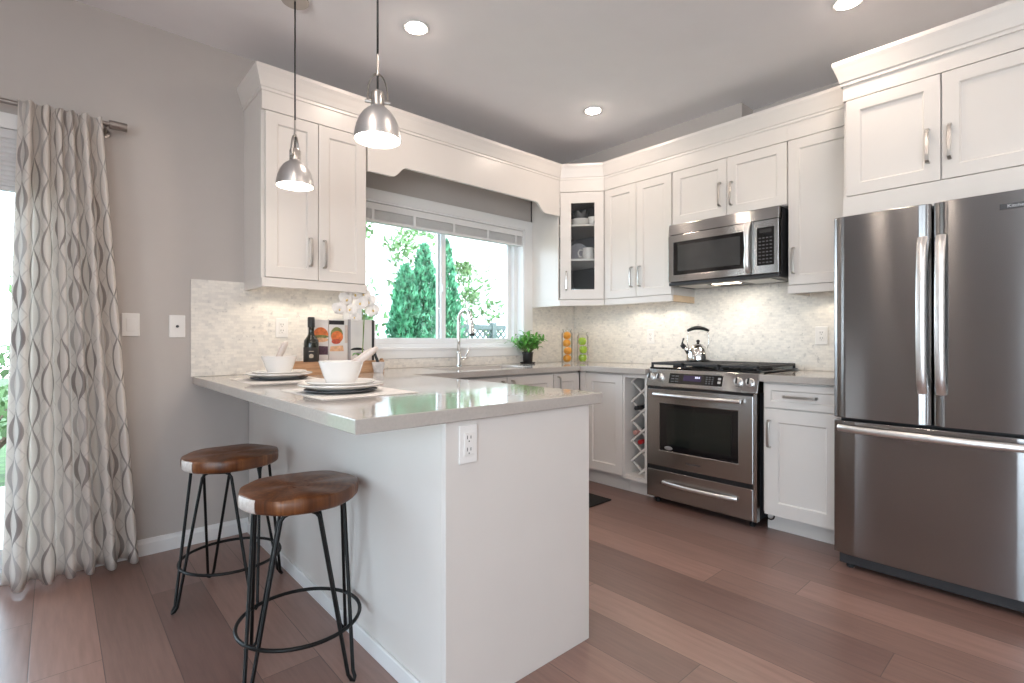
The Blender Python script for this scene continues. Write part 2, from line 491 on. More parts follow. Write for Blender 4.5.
class MB:
    """collects shapes; build() links them as ONE mesh object"""

    def __init__(self):
        self.v, self.f, self.mi, self.uv = [], [], [], None

    def add(self, vs, fs, mi=0):
        o = len(self.v)
        self.v += [tuple(p) for p in vs]
        self.f += [tuple(i + o for i in f) for f in fs]
        self.mi += [mi] * len(fs)
        return self

    def box(self, x0, x1, y0, y1, z0, z1, mi=0):
        vs = [(x, y, z) for z in (z0, z1) for y in (y0, y1) for x in (x0, x1)]
        return self.add(vs, [(0, 2, 3, 1), (4, 5, 7, 6), (0, 1, 5, 4), (2, 6, 7, 3), (0, 4, 6, 2), (1, 3, 7, 5)], mi)

    def prism(self, poly, axis, a, b, mi=0):
        n = len(poly)

        def p(q, t):
            return {'x': (t, q[0], q[1]), 'y': (q[0], t, q[1]), 'z': (q[0], q[1], t)}[axis]
        vs = [p(q, a) for q in poly] + [p(q, b) for q in poly]
        fs = [tuple(range(n))[::-1], tuple(range(n, 2 * n))] + [(i, (i + 1) % n, n + (i + 1) % n, n + i) for i in range(n)]
        return self.add(vs, fs, mi)

    def lathe(self, prof, n=32, c=(0, 0, 0), mi=0, caps=True):
        vs, fs = [], []
        m = len(prof)
        for (r, z) in prof:
            for k in range(n):
                a = 2 * PI * k / n
                vs.append((c[0] + r * math.cos(a), c[1] + r * math.sin(a), c[2] + z))
        for i in range(m - 1):
            for k in range(n):
                fs.append((i * n + k, i * n + (k + 1) % n, (i + 1) * n + (k + 1) % n, (i + 1) * n + k))
        if caps:
            fs.append(tuple(range(n))[::-1])
            fs.append(tuple(range((m - 1) * n, m * n)))
        return self.add(vs, fs, mi)

    def tube(self, path, r, n=10, closed=False, mi=0, flat=None):
        P = [Vector(p) for p in path]
        m = len(P)
        rs = r if isinstance(r, (list, tuple)) else [r] * m
        T = []
        for i in range(m):
            a = P[(i - 1) % m] if (closed or i > 0) else P[i]
            b = P[(i + 1) % m] if (closed or i < m - 1) else P[i]
            T.append((b - a).normalized())
        up = Vector((0, 0, 1)) if abs(T[0].z) < 0.9 else Vector((1, 0, 0))
        N = (up - T[0] * up.dot(T[0])).normalized()
        vs, fs = [], []
        for i in range(m):
            N = (N - T[i] * N.dot(T[i])).normalized()
            B = T[i].cross(N)
            for k in range(n):
                a = 2 * PI * k / n
                fa, fb = (rs[i], rs[i]) if flat is None else (rs[i] * flat[0], rs[i] * flat[1])
                vs.append(P[i] + N * math.cos(a) * fa + B * math.sin(a) * fb)
        for i in range(m if closed else m - 1):
            j = (i + 1) % m
            for k in range(n):
                fs.append((i * n + k, i * n + (k + 1) % n, j * n + (k + 1) % n, j * n + k))
        if not closed:
            fs.append(tuple(range(n))[::-1])
            fs.append(tuple(range((m - 1) * n, m * n)))
        return self.add(vs, fs, mi)

    def cyl(self, p0, p1, r0, r1=None, n=24, mi=0):
        return self.tube([p0, p1], [r0, r0 if r1 is None else r1], n, mi=mi)

    def ball(self, c, r, sc=(1, 1, 1), n=16, m=10, mi=0):
        prof = [(max(1e-4, r * math.sin(PI * i / m)), -r * math.cos(PI * i / m)) for i in range(m + 1)]
        o = len(self.v)
        self.lathe(prof, n, (0, 0, 0), mi)
        for i in range(o, len(self.v)):
            x, y, z = self.v[i]
            self.v[i] = (c[0] + x * sc[0], c[1] + y * sc[1], c[2] + z * sc[2])
        return self

    def plan(self, xs, ys, cells, z0, z1, axis='z', mi=0):
        """plate with holes: cells = set of (i,j) filled; walls on the boundary only"""
        def p(a, b, t):
            return (a, b, t) if axis == 'z' else (a, t, b) if axis == 'y' else (t, a, b)
        idx = {}
        vs, fs = [], []

        def V(i, j, k):
            if (i, j, k) not in idx:
                idx[(i, j, k)] = len(vs)
                vs.append(p(xs[i], ys[j], (z0, z1)[k]))
            return idx[(i, j, k)]
        for (i, j) in cells:
            fs.append((V(i, j, 0), V(i, j + 1, 0), V(i + 1, j + 1, 0), V(i + 1, j, 0)))
            fs.append((V(i, j, 1), V(i + 1, j, 1), V(i + 1, j + 1, 1), V(i, j + 1, 1)))
            for (di, dj, e) in ((-1, 0, ((i, j), (i, j + 1))), (1, 0, ((i + 1, j), (i + 1, j + 1))), (0, -1, ((i, j), (i + 1, j))), (0, 1, ((i, j + 1), (i + 1, j + 1)))):
                if (i + di, j + dj) not in cells:
                    (a, b), (c, d) = e
                    fs.append((V(a, b, 0), V(c, d, 0), V(c, d, 1), V(a, b, 1)))
        return self.add(vs, fs, mi)

    def sweep(self, path, prof, closed_prof=True, mi=0):
        """prof (out, z) swept along plan polyline path; 'out' is to the right of the travel direction"""
        n = len(path)
        P = [Vector((p[0], p[1])) for p in path]
        vs, fs = [], []
        for i in range(n):
            d0 = (P[i] - P[i - 1]).normalized() if i > 0 else None
            d1 = (P[i + 1] - P[i]).normalized() if i < n - 1 else None
            d0 = d0 or d1
            d1 = d1 or d0
            n0 = Vector((d0.y, -d0.x))
            n1 = Vector((d1.y, -d1.x))
            b = (n0 + n1)
            b = b / (1 + n0.dot(n1))
            for (o, z) in prof:
                vs.append((P[i].x + b.x * o, P[i].y + b.y * o, z))
        m = len(prof)
        for i in range(n - 1):
            for k in range(m if closed_prof else m - 1):
                fs.append((i * m + k, i * m + (k + 1) % m, (i + 1) * m + (k + 1) % m, (i + 1) * m + k))
        fs.append(tuple(range(m)))
        fs.append(tuple(range((n - 1) * m, n * m))[::-1])
        return self.add(vs, fs, mi)

    def shaker(self, w, h, t=0.02, rail=0.06, dep=0.009, slope=0.006, mi=0):
        """recessed-panel front; face at y=0 looking to -y"""
        r, s = rail, rail + slope
        O = [(0, 0, 0), (w, 0, 0), (w, 0, h), (0, 0, h)]
        I = [(r, 0, r), (w - r, 0, r), (w - r, 0, h - r), (r, 0, h - r)]
        J = [(s, dep, s), (w - s, dep, s), (w - s, dep, h - s), (s, dep, h - s)]
        Bk = [(0, t, 0), (w, t, 0), (w, t, h), (0, t, h)]
        vs = O + I + J + Bk
        fs = []
        for i in range(4):
            j = (i + 1) % 4
            fs += [(i, j, 4 + j, 4 + i), (4 + i, 4 + j, 8 + j, 8 + i), (12 + i, 12 + j, j, i)]
        fs += [(8, 9, 10, 11), (15, 14, 13, 12)]
        return self.add(vs, fs, mi)

    def build(self, name, mat, parent=None, loc=(0, 0, 0), rot=(0, 0, 0), bevel=0.0, smooth=False, seg=2, sub=0, fixn=True):
        me = bpy.data.meshes.new(name)
        me.from_pydata(self.v, [], self.f)
        for m in (mat if isinstance(mat, (list, tuple)) else [mat]):
            me.materials.append(MATS[m])
        for p, i in zip(me.polygons, self.mi):
            p.material_index = i
        if self.uv:
            l = me.uv_layers.new(name='UVMap')
            for lp in me.loops:
                l.data[lp.index].uv = self.uv[lp.vertex_index]
        if fixn:
            bm = bmesh.new()
            bm.from_mesh(me)
            bmesh.ops.recalc_face_normals(bm, faces=bm.faces)
            bm.to_mesh(me)
            bm.free()
        if smooth:
            me.polygons.foreach_set('use_smooth', [True] * len(me.polygons))
            if smooth is not True:
                me.set_sharp_from_angle(angle=R(smooth))
        o = bpy.data.objects.new(name, me)
        COL.objects.link(o)
        if parent:
            o.parent = parent
        o.location = loc
        o.rotation_euler = rot
        if bevel:
            b = o.modifiers.new('bevel', 'BEVEL')
            b.width = bevel
            b.segments = seg
            b.limit_method = 'ANGLE'
            b.angle_limit = R(40)
        if sub:
            s = o.modifiers.new('subd', 'SUBSURF')
            s.levels = s.render_levels = sub
        return o


def tag(o, label, cat, group=None, kind=None):
    if label:
        o['label'] = label
    if cat:
        o['category'] = cat
    if group:
        o['group'] = group
    if kind:
        o['kind'] = kind
    return o


def thing(name, label, cat, loc=(0, 0, 0), rz=0.0, group=None):
    o = bpy.data.objects.new(name, None)
    o.empty_display_size = 0.05
    COL.objects.link(o)
    o.location = loc
    o.rotation_euler = (0, 0, rz)
    return tag(o, label, cat, group)


def struct(o):
    o['kind'] = 'structure'
    return o


KIDS = {}


def dup(o, parent=None, label=None, loc=None, rz=None, group=None):
    """copy of a thing with copies of its parts and sub-parts"""
    c = o.copy()
    COL.objects.link(c)
    c.parent = parent
    if label:
        c['label'] = label
    if group:
        c['group'] = group
    if loc is not None:
        c.location = loc
    if rz is not None:
        c.rotation_euler = (0, 0, rz)
    for ch in [k for k in bpy.data.objects if k.parent == o]:
        dup(ch, c)
    return c


def text_mesh(body, size, name, mat, parent, loc, rot, depth=0.0008):
    cu = bpy.data.curves.new('t', 'FONT')
    cu.body = body
    cu.size = size
    cu.extrude = depth
    cu.align_x = 'CENTER'
    cu.align_y = 'CENTER'
    t = bpy.data.objects.new('t', cu)
    COL.objects.link(t)
    bpy.context.view_layer.update()
    me = bpy.data.meshes.new_from_object(t)
    bpy.data.objects.remove(t)
    me.materials.clear()
    me.materials.append(MATS[mat])
    o = bpy.data.objects.new(name, me)
    COL.objects.link(o)
    o.parent = parent
    o.location = loc
    o.rotation_euler = rot
    return o


# bar pulls: one mesh per length, shared
PULLS = {}


def pull(parent, x, z, length=0.168, horiz=False):
    key = round(length, 3)
    if key not in PULLS:
        h = length / 2
        m = MB()
        pts = [(0, 0, -h + 0.007), (0, -0.018, -h + 0.007), (0, -0.028, -h + 0.014), (0, -0.031, -h * 0.5), (0, -0.032, 0),
               (0, -0.031, h * 0.5), (0, -0.028, h - 0.014), (0, -0.018, h - 0.007), (0, 0, h - 0.007)]
        # flat strap along the path
        vs, fs = [], []
        for i, p in enumerate(pts):
            a = Vector(pts[max(0, i - 1)])
            b = Vector(pts[min(len(pts) - 1, i + 1)])
            t = (b - a).normalized()
            nn = Vector((1, 0, 0)).cross(t)
            for sx, sn in ((-1, -1), (1, -1), (1, 1), (-1, 1)):
                vs.append(Vector(p) + Vector((sx * 0.0075, 0, 0)) + nn * sn * 0.004)
        for i in range(len(pts) - 1):
            for k in range(4):
                fs.append((i * 4 + k, i * 4 + (k + 1) % 4, i * 4 + 4 + (k + 1) % 4, i * 4 + 4 + k))
        fs += [(0, 1, 2, 3), tuple(range(len(vs) - 4, len(vs)))[::-1]]
        m.add(vs, fs)
        o = m.build('handle', 'nickel', parent, bevel=0.0015)
        PULLS[key] = o
    else:
        o = PULLS[key].copy()
        COL.objects.link(o)
        o.parent = parent
    o.location = (x, 0, z)
    o.rotation_euler = (0, R(90) if horiz else 0, 0)
    return o


def door(cab, x0, x1, z0, z1, handle=None, horiz=False, rail=0.06, length=0.168, name='door', y=0.0):
    d = MB().shaker(x1 - x0, z1 - z0, rail=rail).build(name, 'cabinet_white', cab, (x0, y, z0), bevel=0.0015)
    if handle:
        pull(d, handle[0] - x0, handle[1] - z0, length, horiz)
    return d

# ------------------------------------------------------------------ the room
YW, XW, ZC = 3.26, 3.725, 2.77
YC, XC = 2.91, 3.385           # door faces of the wall cabinets
struct(MB().box(-2.7, XW + 0.15, -3.2, YW + 0.15, -0.12, 0).build('floor', 'floor_planks'))
struct(MB().box(-2.85, XW + 0.15, -3.35, YW + 0.15, ZC, ZC + 0.12).build('ceiling', 'ceiling_paint'))


def holed_wall(name, a0, a1, t0, t1, axis, holes):
    """wall along axis a (x or y) with rectangular holes (a0,a1,z0,z1); thickness t0..t1"""
    xs = sorted({a0, a1, *[h[0] for h in holes], *[h[1] for h in holes]})
    zs = sorted({0.0, ZC, *[h[2] for h in holes], *[h[3] for h in holes]})
    cells = set()
    for i in range(len(xs) - 1):
        for j in range(len(zs) - 1):
            cx, cz = (xs[i] + xs[i + 1]) / 2, (zs[j] + zs[j + 1]) / 2
            if not any(h[0] < cx < h[1] and h[2] < cz < h[3] for h in holes):
                cells.add((i, j))
    return struct(MB().plan(xs, zs, cells, t0, t1, axis).build(name, 'wall_paint'))


WX0, WX1, WZ0, WZ1 = 1.51, 3.06, 1.05, 2.085
PX0, PX1 = -2.40, 0.06
holed_wall('wall_back', -2.85, XW + 0.15, YW, YW + 0.15, 'y', [(WX0, WX1, WZ0, WZ1), (PX0, PX1, 0.0, 2.08)])
holed_wall('wall_right', -3.2, YW, XW, XW + 0.15, 'x', [])
holed_wall('wall_left', -3.2, YW, -2.85, -2.7, 'x', [(-2.8, 0.2, 0.1, 2.4)])
holed_wall('wall_front', -2.85, XW + 0.15, -3.35, -3.2, 'y', [(-2.3, -1.4, 0.15, 2.45)])
struct(MB().box(3.55, XW, 1.57, YW, 2.50, ZC).build('trim_1', 'wall_paint'))
# baseboards
BP = [(0, 0), (0.014, 0), (0.014, 0.062), (0.009, 0.072), (0.006, 0.085), (0, 0.085)]
struct(MB().sweep([(0.085, YW), (0.845, YW)], BP).build('baseboard_back', 'trim_white', bevel=0.001))
struct(MB().sweep([(XW, 0.0), (XW, -3.2)], BP).build('baseboard_right', 'trim_white'))


def window(name, x0, x1, z0, z1, y0, mull, parent=None):
    """sliding window in a wall facing -y: vinyl frame, two sashes, panes"""
    fr = MB()
    w = 0.045
    xs, zs = [x0, x0 + w, x1 - w, x1], [z0, z0 + w, z1 - w, z1]
    fr.plan(xs, zs, {(i, j) for i in range(3) for j in range(3)} - {(1, 1)}, y0, y0 + 0.07, 'y')
    f = struct(fr.build(name, 'vinyl_white', parent, bevel=0.003))
    for k, (a, b, yy) in enumerate([(x0 + w, mull + 0.03, y0 + 0.012), (mull - 0.03, x1 - w, y0 + 0.038)]):
        s = 0.042
        xs, zs = [a, a + s, b - s, b], [z0 + w, z0 + w + s, z1 - w - s, z1 - w]
        sa = MB().plan(xs, zs, {(i, j) for i in range(3) for j in range(3)} - {(1, 1)}, yy, yy + 0.024, 'y').build('sash', 'vinyl_white', f, bevel=0.003)
        MB().box(a + s - 0.004, b - s + 0.004, yy + 0.010, yy + 0.014, z0 + w + s - 0.004, z1 - w - s + 0.004).build('pane', 'window_glass', sa)
    return f


w1 = window('window_1', WX0, WX1, WZ0, WZ1, YW + 0.075, 2.27)
MB().box(2.262, 2.278, YW + 0.072, YW + 0.09, 1.50, 1.56).build('latch', 'vinyl_white', w1, bevel=0.002)
# jamb liner, casing, stool and apron
ca = MB()
xs, zs = [WX0 - 0.095, WX0, WX1, WX1 + 0.095], [WZ0 - 0.062, WZ0, WZ1, WZ1 + 0.078]
ca.plan(xs, zs, {(i, j) for i in range(3) for j in range(3)} - {(1, 1)}, YW - 0.018, YW, 'y')
struct(ca.build('trim_2', 'trim_white', bevel=0.004))
li = MB()
li.box(WX0, WX0 + 0.012, YW - 0.012, YW + 0.075, WZ0, WZ1).box(WX1 - 0.012, WX1, YW - 0.012, YW + 0.075, WZ0, WZ1)
li.box(WX0, WX1, YW - 0.012, YW + 0.075, WZ1 - 0.012, WZ1).box(WX0, WX1, YW - 0.024, YW + 0.075, WZ0 - 0.004, WZ0 + 0.016)
struct(li.build('trim_3', 'trim_white', bevel=0.002))
# patio door
pd = MB()
xs, zs = [PX0, PX0 + 0.06, PX1 - 0.06, PX1], [0.0, 0.06, 2.02, 2.08]
pd.plan(xs, zs, {(i, j) for i in range(3) for j in range(3)} - {(1, 1)}, YW + 0.03, YW + 0.12, 'y')
d1 = struct(pd.build('door_1', 'vinyl_white', bevel=0.003))
for a, b, yy in ((PX0 + 0.06, -1.16, YW + 0.04), (-1.24, PX1 - 0.06, YW + 0.08)):
    s = 0.07
    sa = MB().plan([a, a + s, b - s, b], [0.06, 0.15, 1.95, 2.02], {(i, j) for i in range(3) for j in range(3)} - {(1, 1)}, yy, yy + 0.03, 'y').build('sash', 'vinyl_white', d1, bevel=0.003)
    MB().box(a + s - .004, b - s + .004, yy + 0.012, yy + 0.018, 0.146, 1.954).build('pane', 'window_glass', sa)
struct(MB().plan([PX0 - 0.08, PX0, PX1, PX1 + 0.08], [0.0, 2.08, 2.15], {(0, 0), (0, 1), (1, 1), (2, 0), (2, 1)}, YW - 0.016, YW, 'y').build('trim_4', 'trim_white', bevel=0.003))
hx = [-2.3, -2.24, -1.89, -1.81, -1.46, -1.4]  # window out of view behind the camera, added for sky fill
f = struct(MB().plan(hx, [.15, .21, 2.39, 2.45], {(i, j) for i in range(5) for j in range(3)} - {(1, 1), (3, 1)}, -3.30, -3.23, 'y').build('fill_window_front', 'vinyl_white'))
for k in (1, 3):
    MB().box(hx[k] - .01, hx[k + 1] + .01, -3.27, -3.264, .20, 2.40).build('pane', 'window_glass', f)

hx = [-2.8, -2.74, -1.34, -1.26, .14, .2]  # unseen left window, placed and sized for daylight on the peninsula side
f = struct(MB().plan(hx, [.1, .16, 2.34, 2.4], {(i, j) for i in range(5) for j in range(3)} - {(1, 1), (3, 1)}, -2.80, -2.73, 'x').build('fill_window_left', 'vinyl_white'))
for k in (1, 3):
    MB().box(-2.77, -2.764, hx[k] - .01, hx[k + 1] + .01, .15, 2.35).build('pane', 'window_glass', f)

# ------------------------------------------------------------------ outdoors
struct(MB().box(-14, 18, YW + 0.16, 24, -0.30, -0.15).build('ground', 'grass'))
struct(MB().box(-3.2, 0.9, YW + 0.16, 6.0, -0.15, -0.10).build('patio', 'patio_stone'))


def foliage(mb, n, fn, size, rnd):
    for _ in range(n):
        p, up = fn(rnd)
        s = size * rnd.uniform(0.6, 1.3)
        a = rnd.uniform(0, 2 * PI)
        t = Vector((math.cos(a), math.sin(a), rnd.uniform(-0.4, 0.5))).normalized()
        u = (Vector(up) + Vector((rnd.uniform(-.5, .5), rnd.uniform(-.5, .5), rnd.uniform(-.3, .3)))).normalized()
        t = (t - u * t.dot(u)).normalized()
        p = Vector(p)
        mb.add([p - t * s * .35, p + u * s * .5 - t * s * .1, p + u * s * 1.2, p + u * s * .5 + t * s * .45, p + t * s * .3], [(0, 1, 2, 3, 4)])


def cedar(x, y, h, r, label, seed):
    rnd = random.Random(seed)
    t = thing('cedar_tree', label, 'tree', (x, y, -0.15), group='cedar trees outside the kitchen window')

    def fn(q):
        z = h * (1 - q.random() ** 0.75) * 0.97 + 0.05
        k = z / h
        rad = r * (1 - k) ** 0.62 * (1 if k > .12 else 0.7 + 2.5 * k)
        a = q.uniform(0, 2 * PI)
        rr = rad * math.sqrt(q.uniform(.35, 1)) * (1 + .18 * math.sin(5 * a + 9 * k))
        return (rr * math.cos(a), rr * math.sin(a), z), (.5 * math.cos(a), .5 * math.sin(a), 1)
    m = MB()
    foliage(m, 8000, fn, 0.05, rnd)
    m.build('foliage', 'cedar_leaf', t, fixn=False)
    MB().cyl((0, 0, 0), (0, 0, h * 0.9), 0.04, 0.008, 8).build('trunk', 'bark', t)
    return t


cedar(3.05, 5.25, 2.15, 0.36, 'shorter dark green cedar, left of the pair seen through the left window pane', 1)
cedar(3.36, 5.35, 2.45, 0.36, 'taller dark green cedar in the middle of the left window pane', 2)
cedar(3.80, 5.55, 2.60, 0.34, 'dark green cedar half hidden behind the window mullion', 3)


def bush(x, y, w, d, h, n, label, seed, size=0.09, mat='hedge_leaf', z0=0.0):
    rnd = random.Random(seed)
    t = thing('shrub', label, 'shrub', (x, y, -0.15), group='pale shrubs beyond the windows')
    cl = [(rnd.uniform(-w, w), rnd.uniform(-d, d), rnd.uniform(z0 + .2, h), rnd.uniform(.18, .45)) for _ in range(26)]

    def fn(q):
        cx_, cy_, cz_, rr = q.choice(cl)
        v = Vector((q.gauss(0, 1), q.gauss(0, 1), q.gauss(0, 1))).normalized() * rr * q.uniform(.5, 1)
        return (cx_ + v.x, cy_ + v.y, max(.02, cz_ + v.z)), (v.x, v.y, .3)
    m = MB()
    foliage(m, n, fn, size, rnd)
    m.build('foliage', mat, t, fixn=False)
    s = MB()
    for c_ in cl[::2]:
        s.tube([(c_[0] * .2, c_[1] * .2, 0), (c_[0] * .7, c_[1] * .7, c_[2] * .6), c_[:3]], [.025, .015, .006], 6)
    s.build('branches', 'bark', t)


bush(4.3, 8.8, 1.1, .5, 3.6, 3600, 'pale leafy shrub behind the cedars seen at the left of the kitchen window', 11)
bush(7.5, 9.6, 1.5, .5, 3.4, 4200, 'pale leafy shrub above the lattice fence in the right window pane', 12)
bush(2.85, 6.5, .45, .35, 1.9, 1500, 'light green shrub left of the cedars and low behind the flowers', 13, .07)
bush(-0.75, 6.6, .7, .4, 1.9, 1500, 'light green shrub seen through the patio door beside the curtain', 14)
# lattice fence
fe = thing('lattice_fence', 'grey green lattice topped garden fence beyond the right window pane', 'fence', (4.2, 7.0, -0.15))
m = MB()
m.box(0, 3.2, 0, .05, 1.46, 1.54).box(0, 3.2, 0, .05, 1.10, 1.16).box(0, 3.2, .005, .045, .05, .12)
m.build('rail', 'fence_green', fe)
m = MB()
k = -.3
while k < 3.2:
    for sgn in (1, -1):
        a, b = (k, k + .3) if sgn > 0 else (k + .3, k)
        q0, q1 = max(0, min(3.2, a)), max(0, min(3.2, b))
        if abs(q1 - q0) > .05:
            z0_ = 1.16 + .3 * (abs(q0 - a) / .3)
            z1_ = 1.16 + .3 * (1 - abs(q1 - b) / .3)
            m.tube([(q0, .015 + .012 * (sgn > 0), z0_), (q1, .015 + .012 * (sgn > 0), z1_)], .016, 4)
    k += .12
m.build('lattice', 'fence_green', fe)
m = MB()
for i in range(24):
    m.box(i * .133 + .003, i * .133 + .130, .015, .035, .12, 1.10)
m.build('boards', 'fence_green', fe)
for xx in (0, 1.6, 3.1):
    MB().box(xx, xx + .09, -.02, .07, 0, 1.58).build('post', 'fence_green', fe)
# neighbour's house
ho = thing('house', 'pale neighbouring house with a grey roof glimpsed at the left of the kitchen window', 'house', (2.2, 15.0, -0.15))
MB().box(-1, 12, 0, 6, 0, 5.6).build('wall', 'house_white', ho)
MB().prism([(-.6, 5.5), (6.6, 5.5), (3, 8.2)], 'x', -1.5, 12.5).build('roof', 'roof_grey', ho)
for wx in (1.6, 5.2):
    wf = MB().plan([wx, wx + .08, wx + 1.02, wx + 1.1], [2.6, 2.68, 3.9, 3.98], {(i, j) for i in range(3) for j in range(3)} - {(1, 1)}, -.05, .02, 'y').build('window_frame', 'house_trim', ho)
    MB().box(wx + .08, wx + 1.02, -.02, -.01, 2.68, 3.9).build('pane', 'cover_grey', wf)

# ------------------------------------------------------------------ wall cabinets, window wall
XL0, XL1 = 0.823, 1.425
ZB, ZT, ZR, ZF = 1.461, 2.354, 1.408, 2.462


def puck(cab, x, y, z):
    p = MB().lathe([(.028, 0), (.03, .004), (.03, .012)], 20).build('puck_light', 'puck_glow', cab, (x, y, z - .012))
    lamp('puck_lamp', 'SPOT', PUCK_W, (1, .86, .68), p, (0, 0, -.004), size=.02, spot=140)
    return p


def wall_cab(name, label, origin, rz, w, doors, depth, zb=ZB, rail_end=(True, True), rail=True, top=ZF, group=None, body_zb=None):
    c = thing(name, label, 'cabinet', origin, rz, group)
    bz = (zb - .004) if body_zb is None else body_zb
    MB().box(0, w, .021, depth, bz, top).build('body', 'cabinet_white', c, bevel=.001)
    MB().box(-.0008, w + .0008, .0, .021, ZT + .004, top).build('frieze', 'cabinet_white', c)
    for (x0, x1, hx, hz) in doors:
        door(c, x0, x1, zb, ZT, (hx, hz))
    if rail:
        r = MB()
        r.box(0, w, .002, .022, ZR, bz)
        if rail_end[0]:
            r.box(0, .02, .022, depth, ZR, bz)
        if rail_end[1]:
            r.box(w - .02, w, .022, depth, ZR, bz)
        r.build('light_rail', 'cabinet_white', c, bevel=.002)
    return c


D1 = YW - YC - .001
cabL = wall_cab('wall_cabinet', 'white two-door shaker wall cabinet left of the kitchen window, above the bottle and books', (XL0, YC, 0), 0, XL1 - XL0,
                [(.018, .299, .253, 1.617), (.303, .590, .333, 1.613)], D1)
puck(cabL, .15, .16, ZB - .004)
puck(cabL, .45, .16, ZB - .004)
# valance
va = []
for t in range(9):
    s = t / 8
    va.append((1.59 + .11 * s, 2.157 + .074 * (s - math.sin(2 * PI * s) / (2 * PI) * .75)))
vr = [(4.568 - x - .003, z) for (x, z) in va][::-1]
poly = [(XL1 + .002, 2.157)] + va + vr + [(3.148, 2.157), (3.148, ZF), (XL1 + .002, ZF)]
vt = thing('valance', 'white wooden valance board with shaped lower edge bridging the two cabinets over the window', 'valance', (0, 0, 0))
MB().prism(poly, 'y', YC, YC + .02).build('board', 'cabinet_white', vt, bevel=.0015)
MB().box(XL1 + .002, 3.148, YC + .02, YW - .002, ZF - .02, ZF).build('top_panel', 'cabinet_white', vt)  # unseen lid added to keep light from leaking in behind the valance

# ------------------------------------------------------------------ diagonal glass cabinet
P1, P2 = Vector((3.15, YC)), Vector((XC, 2.634))
AD = math.atan2(P2.y - P1.y, P2.x - P1.x)
WD = (P2 - P1).length
gc = thing('corner_cabinet', 'white diagonal corner wall cabinet with a glass door showing dishes', 'cabinet', (P1.x, P1.y, 0), AD)
MI = Matrix.Rotation(-AD, 4, 'Z') @ Matrix.Translation((-P1.x, -P1.y, 0))


def dl(pts):
    r = []
    for p in pts:
        q = MI @ Vector((p[0], p[1], 0))
        r.append((q.x, q.y))
    return r


def wall_strip(a, b, t, z0, z1, mb, mi=0):
    """panel from a to b (world xy) thickness t to the left, converted to cabinet space"""
    a, b = Vector(a), Vector(b)
    d = (b - a).normalized()
    n = Vector((-d.y, d.x)) * t
    mb.prism(dl([a, b, b + n, a + n]), 'z', z0, z1, mi)


e = .002
G = [(P1.x, YC + .022), (P1.x, YW - e), (XW - e, YW - e), (XW - e, P2.y), (P2.x + .022, P2.y)]
b1, b2 = MB(), MB()
wall_strip(G[1], G[0], .018, ZB - .004, ZF, b1)
wall_strip(G[4], G[3], .018, ZB - .004, ZF, b1)
b1.build('side_panel', 'cabinet_white', gc, bevel=.001)
wall_strip(G[2], G[1], .012, ZB, ZF, b2)
wall_strip(G[3], G[2], .012, ZB, ZF, b2)
b2.build('back_panel', 'cabinet_inside_shade', gc)
inner = [(P1.x + .018, YC + .034), (P1.x + .018, YW - .014), (XW - .014, YW - .014), (XW - .014, P2.y + .018), (P2.x + .034, P2.y + .018)]
MB().prism(dl(inner), 'z', ZB - .004, ZB + .014).build('bottom_panel', 'cabinet_white', gc)
MB().prism(dl(inner), 'z', ZT + .004, ZF).build('top_panel', 'cabinet_white', gc)
for z in (1.804, 2.094):
    MB().prism(dl(inner), 'z', z - .016, z).build('shelf', 'cabinet_white', gc, bevel=.001)
MB().box(0, WD, 0, .02, ZT + .004, ZF).build('frieze', 'cabinet_white', gc)
MB().box(0, WD, .002, .02, ZR, ZB - .004).build('light_rail', 'cabinet_white', gc, bevel=.001)
sr = MB()
wall_strip((P1.x, YW - e), (P1.x, YC + .002), .016, ZR, ZB - .004, sr)
sr.build('light_rail', 'cabinet_white', gc, bevel=.001)
puck(gc, .18, .20, ZB - .004)
gd = MB().plan([.001, .092, .284, WD - .001], [ZB, 1.543, 2.263, ZT], {(i, j) for i in range(3) for j in range(3)} - {(1, 1)}, 0, .02, 'y').build('door', 'cabinet_white', gc, bevel=.003)
MB().box(.090, .290, .010, .014, 1.538, 2.268).build('pane', 'cabinet_glass', gd)
pull(gd, .052, 1.616)

# ------------------------------------------------------------------ wall cabinets, range wall
RZ = R(-90)
D2 = XW - XC - .001
cabA = wall_cab('wall_cabinet', 'white two-door shaker wall cabinet between the glass corner cabinet and the microwave', (XC, 2.632, 0), RZ, .620,
                [(.004, .308, .272, 1.617), (.312, .616, .348, 1.617)], D2, rail_end=(False, True))
puck(cabA, .16, .16, ZB - .004)
puck(cabA, .46, .16, ZB - .004)
MB().box(.600, .621, .024, D2 - .005, ZR, ZB - .005).build('lit_end_strip', 'rail_lit_tan', cabA)  # rail return with the under-cabinet lamp's warm light in its colour
cabB = wall_cab('wall_cabinet', 'short white two-door wall cabinet directly above the microwave', (XC, 2.010, 0), RZ, .794,
                [(.004, .409, .365, 2.115), (.413, .790, .445, 2.105)], D2, zb=1.965, rail=False)
cabC = wall_cab('wall_cabinet', 'tall narrow white single-door wall cabinet between the microwave and the refrigerator', (XC, 1.214, 0), RZ, .388,
                [(.004, .384, .036, 1.609)], D2, rail_end=(True, False))
puck(cabC, .19, .16, ZB - .004)
fc = wall_cab('wall_cabinet', 'deep white two-door cabinet above the refrigerator', (3.05, .825, 0), RZ, .790,
              [(.014, .391, .346, 2.028), (.397, .776, .425, 2.028)], XW - 3.05 - .001, zb=1.863, rail=False, body_zb=1.745)
MB().box(0, .790, 0, .021, 1.745, 1.859).build('bottom_rail', 'cabinet_white', fc, bevel=.001)

